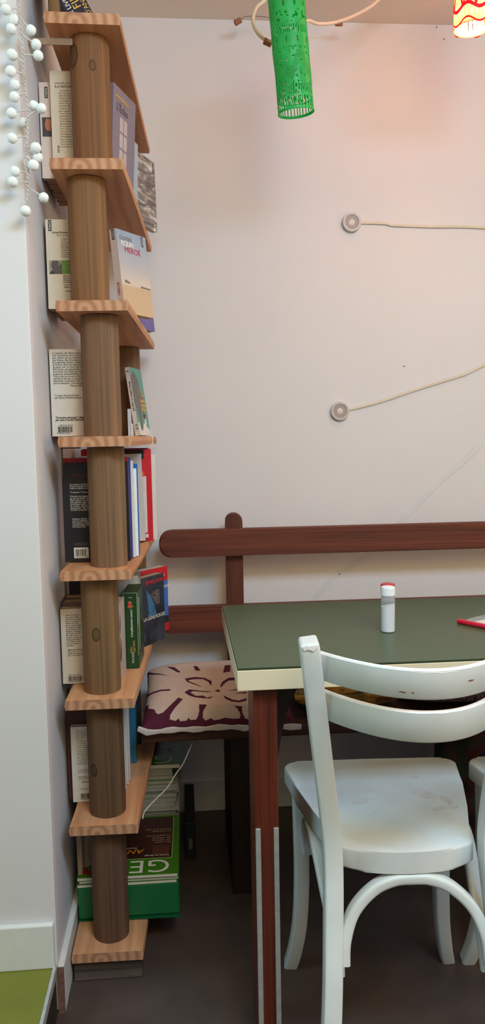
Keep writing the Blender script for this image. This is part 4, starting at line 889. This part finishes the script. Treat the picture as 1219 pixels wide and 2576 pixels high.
for zc, hh, xe, ye in ((.789,.0215,.158,-.195),(.7215,.0225,.150,-.186)):
    b, P_ = slat(zc, hh, xe, ye, .123, -.002); o = obj('back_slat', b, CH, chair, smooth=True, angle=45)
    b = B(); n = len(P_)
    for i in range(n-1):                                   # worn bright top edge
        a, c = P_[i], P_[i+1]; k0 = .0038+.0022*noise.noise(V((i*.7, zc*9, 0)))
        k1 = .0038+.0022*noise.noise(V(((i+1)*.7, zc*9, 0))); s_ = 1 if zc > .75 else .45; k0 *= s_; k1 *= s_
        y = -.0059; e_ = .0003; b.hexa([a+V((0,y,hh-k0)), c+V((0,y,hh-k1)), c+V((0,.003,hh-k1)), a+V((0,.003,hh-k0)), a+V((0,y+.002,hh+e_)), c+V((0,y+.002,hh+e_)), c+V((0,.0025,hh+e_)), a+V((0,.0025,hh+e_))])
    obj('worn_edge', b, WORN, o)
    if zc > .75:
        b = B()
        for q, dz, w, hgt in ((-.72,-.004,.0035,.002),(-.46,-.006,.003,.0012),(-.29,-.013,.006,.0011),(-.2,-.0125,.002,.001),(.36,.0,.006,.0013),(.45,.0045,.003,.0012),(.62,-.012,.003,.0006)):
            x = .004+xe*q; y = ye-.123*(1-q*q)-.0058; sl = math.atan2(2*.123*q/xe*1, 1)
            b.prism([(-w,0),(-w*.3,hgt),(w,hgt*.4),(w*.7,-hgt),(-w*.4,-hgt*.8)], .0006, mat=Matrix.Translation((x,y,zc+dz)) @ Matrix.Rotation(sl,4,'Z') @ Matrix.Rotation(R(90),4,'X')); obj('paint_chip', b, BARE, o); b = B()
def arch(pts, name='arch_brace', w=.019, h=.024):
    b = B(); b.sweep(spline(pts, 8), rrect(w, h, .006, 3), up=V((0,1,0)) if abs(pts[0][1]-pts[-1][1]) < .05 else V((1,0,0))); obj(name, b, CH, chair, smooth=True, angle=50)
arch([(.004+sx_*k_, y_, z_) for sx_, k_, y_, z_ in ((-1,.1195,-.222,.288),(-1,.116,-.212,.325),(-1,.099,-.198,.365),(-1,.065,-.188,.396),(-1,.03,-.184,.4095),(0,0,-.183,.411),(1,.03,-.184,.4095),(1,.065,-.188,.396),(1,.099,-.198,.365),(1,.116,-.212,.325),(1,.1195,-.222,.288))])
for sx in (-1, 1):
    arch([(sx*.137,.128,.285),(sx*.139,.12,.32),(sx*.143,.09,.365),(sx*.143,.04,.398),(sx*.143,-.01,.4085),(sx*.139,-.06,.4),(sx*.132,-.12,.36),(.004+sx*.126,-.175,.30),(.004+sx*.127,-.198,.25)])
def dup(root, loc, rz, label):
    r = root.copy(); COL.objects.link(r); r.location = loc; r.rotation_euler = (0, 0, rz); r['label'] = label
    for ch in list(root.children):
        c = ch.copy(); COL.objects.link(c); c.parent = r
        for g in list(ch.children):
            d_ = g.copy(); COL.objects.link(d_); d_.parent = c
    return r
dup(chair, (.7755, 1.372, 0), R(1.5), 'second white chair, only its seat corner and front leg showing at the right edge')

# ------------------------------------------------------------------ ring discs with flat cables on the wall
DISC = plain('disc_grey', (196, 188, 184), .4, var=.04); DISCD = plain('disc_inner', (164, 148, 142), .5, var=.04); DISCC = plain('disc_centre', (208, 196, 188), .35); CAB = plain('flat_cable', (214, 200, 182), .6, var=.04)
def puck(px, py, pts, label):
    p = atY(px, py, WY); t = thing('wall_puck_light', label, 'wall light', (p.x, WY-.0004, p.z))
    Mx = Matrix.Rotation(R(90), 4, 'X')
    b = B(); b.lathe([(.0275,0),(.0278,.011),(.0262,.0125),(.0213,.0125),(.0205,.0112),(.0203,.004),(.002,.004)], 48, Mx); obj('rim', b, DISC, t, smooth=True)
    b = B(); b.lathe([(.0203,.0042),(.0203,.0105),(.0098,.0105),(.0098,.0042)], 48, Mx, cap=False); obj('inner_ring', b, DISCD, t, smooth=True)
    b = B(); b.lathe([(.0097,.0042),(.0097,.0098),(.008,.0108),(.001,.0108)], 32, Mx); obj('centre', b, DISCC, t, smooth=True)
    P_ = [atY(x, y, WY-.004) for x, y in pts]; b = B(); b.sweep(spline(P_, 5), rrect(.0026, .0082, .0012, 2), up=V((0,0,1))); obj('flat_cable', b, CAB, t, world=True, smooth=True)
puck(882.5, 561, [(905,562),(918,560),(972,562),(985,566),(1060,569),(1100,570),(1160,570),(1230,573),(1330,578)], 'upper round grey disc on the wall with a level flat cable')
puck(853, 1034.5, [(875,1030),(900,1025),(960,1009),(1040,982),(1100,963),(1160,944),(1172,940),(1219,917),(1320,868)], 'lower round grey disc on the wall with a rising flat cable')

# ------------------------------------------------------------------ lace lampshades
def shade_mat(name, rgb, em=None, tr=.5):
    mt, nt, bs = newmat(name); L = nt.links.new; c = lin(rgb)
    out = nt.nodes['Material Output']; tl = nt.nodes.new('ShaderNodeBsdfTranslucent'); tl.inputs['Color'].default_value = col4(mul(c, 1.15))
    tc = nt.nodes.new('ShaderNodeTexCoord'); nz = nt.nodes.new('ShaderNodeTexNoise'); nz.inputs['Scale'].default_value = 18
    rp = nt.nodes.new('ShaderNodeValToRGB'); e = rp.color_ramp.elements; e[0].position = .3; e[1].position = .7; e[0].color = col4(mul(c, .8)); e[1].color = col4(mul(c, 1.2))
    L(tc.outputs['Object'], nz.inputs['Vector']); L(nz.outputs['Fac'], rp.inputs['Fac']); L(rp.outputs['Color'], bs.inputs['Base Color'])
    setin(bs, 'Roughness', .35)
    ms = nt.nodes.new('ShaderNodeMixShader'); ms.inputs[0].default_value = tr; L(bs.outputs[0], ms.inputs[1]); L(tl.outputs[0], ms.inputs[2]); L(ms.outputs[0], out.inputs['Surface'])
    return mt
def lace(u, v):
    """True where the shade has material; u round, v from the bottom 0..1"""
    a = u*2*PI
    def slit(n, duty, wob=.0): return ((u+wob*noise.noise(V((u*9, v*9, 0))))*n) % 1 < duty
    if v < .018: return True
    if v < .10: return slit(34, .34, .01)
    if v < .115: return True
    w = .05*math.sin(a*2+1)
    if v < .22+w*.6: return slit(46, .55, .03) or noise.noise(V((u*30, v*40, 3))) > .25
    for cv, n, hh, duty in ((.545, 10, .022, .82), (.83, 10, .02, .82), (.955, 10, .025, .8)):
        if abs(v-cv) < hh: return not ((u*n) % 1 > duty)
        if abs(v-cv) < hh+.03: return True
    if .60 < v < .66: return slit(48, .6, .02)
    if .48 < v < .495: return slit(60, .6)
    d = abs(((u*5) % 1)-.5)*2; band = (v-.24)/.22
    if 0 < band < 1 and abs(d-band) < .28:
        return ((u*70+v*60) % 1 < .55) or ((u*70-v*60) % 1 < .5)
    if .67 < v < .79 or .86 < v < .93:
        return noise.noise(V((math.cos(a)*5, math.sin(a)*5, v*46))) > -.28
    return noise.noise(V((math.cos(a)*9, math.sin(a)*9, v*40+9))) > -.42
def lampshade(name, label, top, bot, rad, mt, lacefn, nu, nv, sx=1.0):
    ax = (top-bot); ln = ax.length; q = V((0,0,1)).rotation_difference(ax.normalized())
    t = thing(name, label, 'lamp', bot); t.rotation_mode = 'QUATERNION'; t.rotation_quaternion = q
    b = B()
    def f(u, v):
        a = 2*PI*u; r = rad*(1+.03*noise.noise(V((math.cos(a), math.sin(a), v*5)))+.004*math.sin(v*16)); return V((r*math.cos(a), r*math.sin(a), v*ln))
    b.grid(f, nu, nv, keep=lacefn); bmesh.ops.remove_doubles(b.bm, verts=b.bm.verts[:], dist=1e-6)
    o = obj('lampshade', b, mt, t, smooth=True, angle=80)
    md = o.modifiers.new('thick', 'SOLIDIFY'); md.thickness = .0008
    b = B(); b.tube([(rad*math.cos(2*PI*i/48), rad*math.sin(2*PI*i/48), 0) for i in range(48)], .0014, 6, closed=True); obj('rim', b, mt, t, smooth=True)
    return t, ln
GLO = shade_mat('green_lace', (76, 214, 122), tr=.58)
bot = atY(744.5, 284, 1.80); top = atY(717, -30, 1.775)
G, ln = lampshade('lace_lampshade', 'long green cut-out lace lampshade tube hanging from the ceiling', top, bot, .0405, GLO, lace, 220, 330)
b = B(); b.tube([(0,0,ln-.03),(0,0,ln+.05)], .012, 16); obj('lamp_socket', b, plain('socket_white', (226,220,210), .5), G, smooth=True)
RED = shade_mat('red_lace', (255, 186, 160), tr=.8)
def lace2(u, v):
    if v < .03: return True
    if v < .2: return ((u*26) % 1 < .8) if .06 < v < .16 else True
    if .27 < v < .6: return (u*12+.25*math.sin(v*9)) % 1 < .42
    if .66 < v < .9: return ((u*44+v*30) % 1 < .6) or ((u*44-v*30) % 1 < .5)
    return True
rb = atY(1187, 72, 1.80); rt = rb + V((-.004, -.006, .30))
rt.z = min(rt.z, CEIL-.02)
RD, ln2 = lampshade('lace_lampshade', 'lit red cut-out lace lampshade at the upper right corner', rt, rb, .0405, RED, lace2, 176, 150)
REDE = shade_mat('red_edging', (224, 30, 62), tr=.55)
b = B()
for zz, hh_ in ((.004,.004),(.034,.008),(.098,.008),(.16,.008)):
    b.grid(lambda u, v: V((.0422*math.cos(2*PI*u), .0422*math.sin(2*PI*u), zz+.006*math.sin(2*PI*u*5)+hh_*(v-.5))), 72, 1)
for i in range(9):
    for sg in (-1, 1):
        b.grid(lambda u, v: (lambda a_, z_: V((.0421*math.cos(a_), .0421*math.sin(a_), z_)))(2*PI*(i+.5)/9+sg*.13*math.sin(PI*v)+.1*(u-.5), .034+.064*v), 1, 12)
o = obj('red_edging', b, REDE, RD, smooth=True); md = o.modifiers.new('thick', 'SOLIDIFY'); md.thickness = .0006
mt, nt, bs = newmat('bulb_glow'); setin(bs, 'Emission Color', (1, .72, .42, 1)); setin(bs, 'Emission Strength', 30.0)
b = B(); b.sphere(V((0,0,.125)), .022, 3, (1,1,1.25)); obj('bulb', b, mt, RD, smooth=True)
b = B(); b.tube([(0,0,.155),(0,0,ln2)], .013, 16); obj('lamp_socket', b, plain('socket_white', (226,220,210), .5), RD, smooth=True)
# pale cable looping behind the green shade, red one's cable end
CABLE = plain('lamp_cable', (222, 206, 184), .5, var=.04)
b = B(); P_ = [atY(640, -60, 1.95), atY(668, -8, 1.93), atY(644, 20, 1.92), atY(636, 55, 1.91), atY(650, 86, 1.90), atY(678, 104, 1.885), atY(722, 100, 1.88), atY(758, 62, 1.90), atY(775, 52, 1.93), atY(800, 60, 1.97), atY(840, 57, 2.02), atY(885, 42, 2.08), atY(930, 18, 2.12), atY(965, -8, 2.14), atY(1010, -50, 2.16)]
P_ = [V((p.x, p.y, min(p.z, CEIL-.0045))) for p in P_]; b.tube(spline(P_, 8), .0042, 10); o = obj('lamp_cable', b, CABLE); o.data.shade_smooth(); tag(o, 'thick pale lamp cable looping behind the green lampshade up to the ceiling', 'cable')
# corks on a thin wire near the ceiling line
b = B(); W_ = [atY(602,50,2.22), atY(612,45,2.22), atY(622,41,2.22), atY(660,42,2.22), atY(720,50,2.22), atY(790,57,2.22), atY(842,57,2.22)]
b.tube(spline(W_, 6), .0009, 6); o = obj('wire', b, plain('thin_wire', (128,104,88), .5)); o.data.shade_smooth(); tag(o, 'thin taut wire under the ceiling, behind the green lampshade, ending in corks', 'wire')
CORK = plain('cork', (158, 104, 74), .85, var=.25, scale=300)
for px, py, a, lb in ((598,54,28,'small brown cork at the wire\'s left end near the ceiling'), (852,58.5,2,'small brown cork at the wire\'s right end, right of the green lampshade'), (673,107,25,'small brown cork on the cable loop at the green lampshade\'s left side')):
    Y = 2.22 if px != 673 else 1.89
    p = atY(px, py, Y); b = B(); b.lathe([(.0068,-.0095),(.0072,-.009),(.0078,.009),(.0074,.0095)], 20, Matrix.Translation(p) @ Matrix.Rotation(R(a-90 if px != 598 else -90-a), 4, 'Y'))
    o = center_mesh(obj('cork', b, CORK, smooth=True)); tag(o, lb, 'cork', 'corks near the ceiling')

# ------------------------------------------------------------------ pompom garland at the left
YP = 1.452
POMW = plain('pompom_white', (236, 236, 236), .95, var=.03, scale=300); WIREM = plain('twisted_wire', (206, 200, 194), .5, var=.05)
gar = thing('pompom_garland', 'white pompom garland hanging down the corner of the left pier', 'garland', atY(64, 530, YP))
wp = [(40,-175),(43,-110),(46,-40),(48,0),(50,40),(54,80),(57,115),(59,150),(61,185),(63,205),(67,240),(70,275),(72,300),(70,330),(67,366),(68,390),(70,420),(71,450),(72,480),(68,510),(64,524)]
ctr = spline([V((atY(40,-175,YP).x-.012, YP, CEIL+.001))]+[atY(x, y, YP) for x, y in wp], 12); b = B()
for ph in (0, PI): b.tube([p+V((.0017*math.cos(i*.75+ph), .0017*math.sin(i*.75+ph), 0)) for i, p in enumerate(ctr)], .0011, 6)
b.tube(spline([atY(x, y, YP+.003) for x, y in ((66,366),(62,384),(61,402),(66,420),(71,432))], 8), .0011, 6)
obj('twisted_wire', b, WIREM, gar, world=True, smooth=True)
POM = [(14,24,-.012,(48,22)), (34,50,.004,(51,46)), (28,73,-.004,(57,108)), (78,76,-.002,(54,50)), (91,112,-.006,(57,90)), (96,140,.0,(60,139)), (30,138,.0,(60,158)), (27,180,-.004,(63,187)), (38,214,.006,(64,205)), (36,244,.0,(68,234)), (84,266,.008,(71,270)), (104,273,-.004,(72,291)), (29,285,.0,(69,278)), (60,308,.016,(71,306)), (31,348,-.004,(70,344)), (90,372,-.006,(69,370)), (95,396,.004,(70,384)), (84,416,-.006,(68,392)), (38,431,.002,(72,436)), (32,458,-.004,(71,459)), (110,497,.0,(75,476)), (64,531,.0,(66,516)), (4,2,0,(47,-6))]
rnd = random.Random(21)
for i, (px, py, dy, st) in enumerate(POM):
    c = atY(px, py, YP+dy); r = .0092*rnd.uniform(.95, 1.08); s0 = atY(st[0], st[1], YP)
    b = B(); b.sphere(V((0,0,0)), r, 3)
    for v in b.bm.verts: v.co *= 1+.07*noise.noise(v.co*260+V((i,0,0)))
    for k in range(46):
        d = V((rnd.gauss(0,1), rnd.gauss(0,1), rnd.gauss(0,1))).normalized(); sd = d.orthogonal().normalized()*.00028; L_ = r*rnd.uniform(1.05, 1.28); e = d*L_+V((rnd.uniform(-.001,.001),)*3)
        a_ = [b.bm.verts.new(d*r*.9+sd), b.bm.verts.new(d*r*.9-sd), b.bm.verts.new(e)]; b._f(a_)
    o = obj('pompom', b, POMW, gar, smooth=True, angle=80); o.location = c - V(gar.location)
    b = B(); b.tube(spline([s0, (s0*2+c)/3+V((0,0,.001)), c], 4), .0014, 6); b.bm.transform(Matrix.Translation(-c)); b2 = obj('stem', b, WIREM, o, smooth=True)

# ------------------------------------------------------------------ light
def area(name, loc, target, sx, sy, e, rgb, spread=180):
    l = bpy.data.lights.new(name, 'AREA'); l.shape = 'RECTANGLE'; l.size = sx; l.size_y = sy; l.energy = e; l.color = rgb; l.spread = R(spread)
    o = bpy.data.objects.new(name, l); COL.objects.link(o); o.location = loc; o.rotation_euler = (V(target)-V(loc)).to_track_quat('-Z', 'Y').to_euler(); return o
def point(name, loc, e, rgb, r=.03):
    l = bpy.data.lights.new(name, 'POINT'); l.energy = e; l.color = rgb; l.shadow_soft_size = r
    o = bpy.data.objects.new(name, l); COL.objects.link(o); o.location = loc; return o
area('window_daylight', (-1.6, .95, 1.75), (.3, 1.35, .7), 1.0, 1.1, 13.5, (.56, .90, 1.0))          # tall window on the left
area('ceiling_fill_cool', (.75, .25, 2.3), (.7, 1.2, .9), 1.0, .6, 50, (.45, .72, 1.0))                        # added cool fill under the ceiling, for chair seats and lower wall
area('rear_fill_cool', (.8, -1.7, 1.6), (.5, 2, 1.0), 2.0, 1.3, 8, (.80, .92, 1))                         # unseen cool fill added behind the camera for the back wall
point('overhead_fill_warm', (.3, -.15, 1.95), 36, (1, .77, .33), .35)  # unseen warm fill, added to tint the upper wall and ceiling
area('side_fill_warm', (2.3, .2, 1.5), (.7, 2.2, .9), 1.2, 1.2, 16, (1, .68, .26))  # warm fill added out of view at the right to warm the back wall
point('red_lamp_bulb', rb + V((0,0,.035)), 6.5, (1, .56, .26), .02)
w = bpy.data.worlds.new('world'); SC.world = w; w.use_nodes = True
bg = w.node_tree.nodes['Background']; bg.inputs['Color'].default_value = (.86, .91, 1.0, 1); bg.inputs['Strength'].default_value = .03
SC.view_settings.view_transform = 'Standard'; SC.view_settings.look = 'None'; SC.view_settings.gamma = 1.0; SC.view_settings.use_curve_mapping = False
SC.view_settings.exposure = 0.0
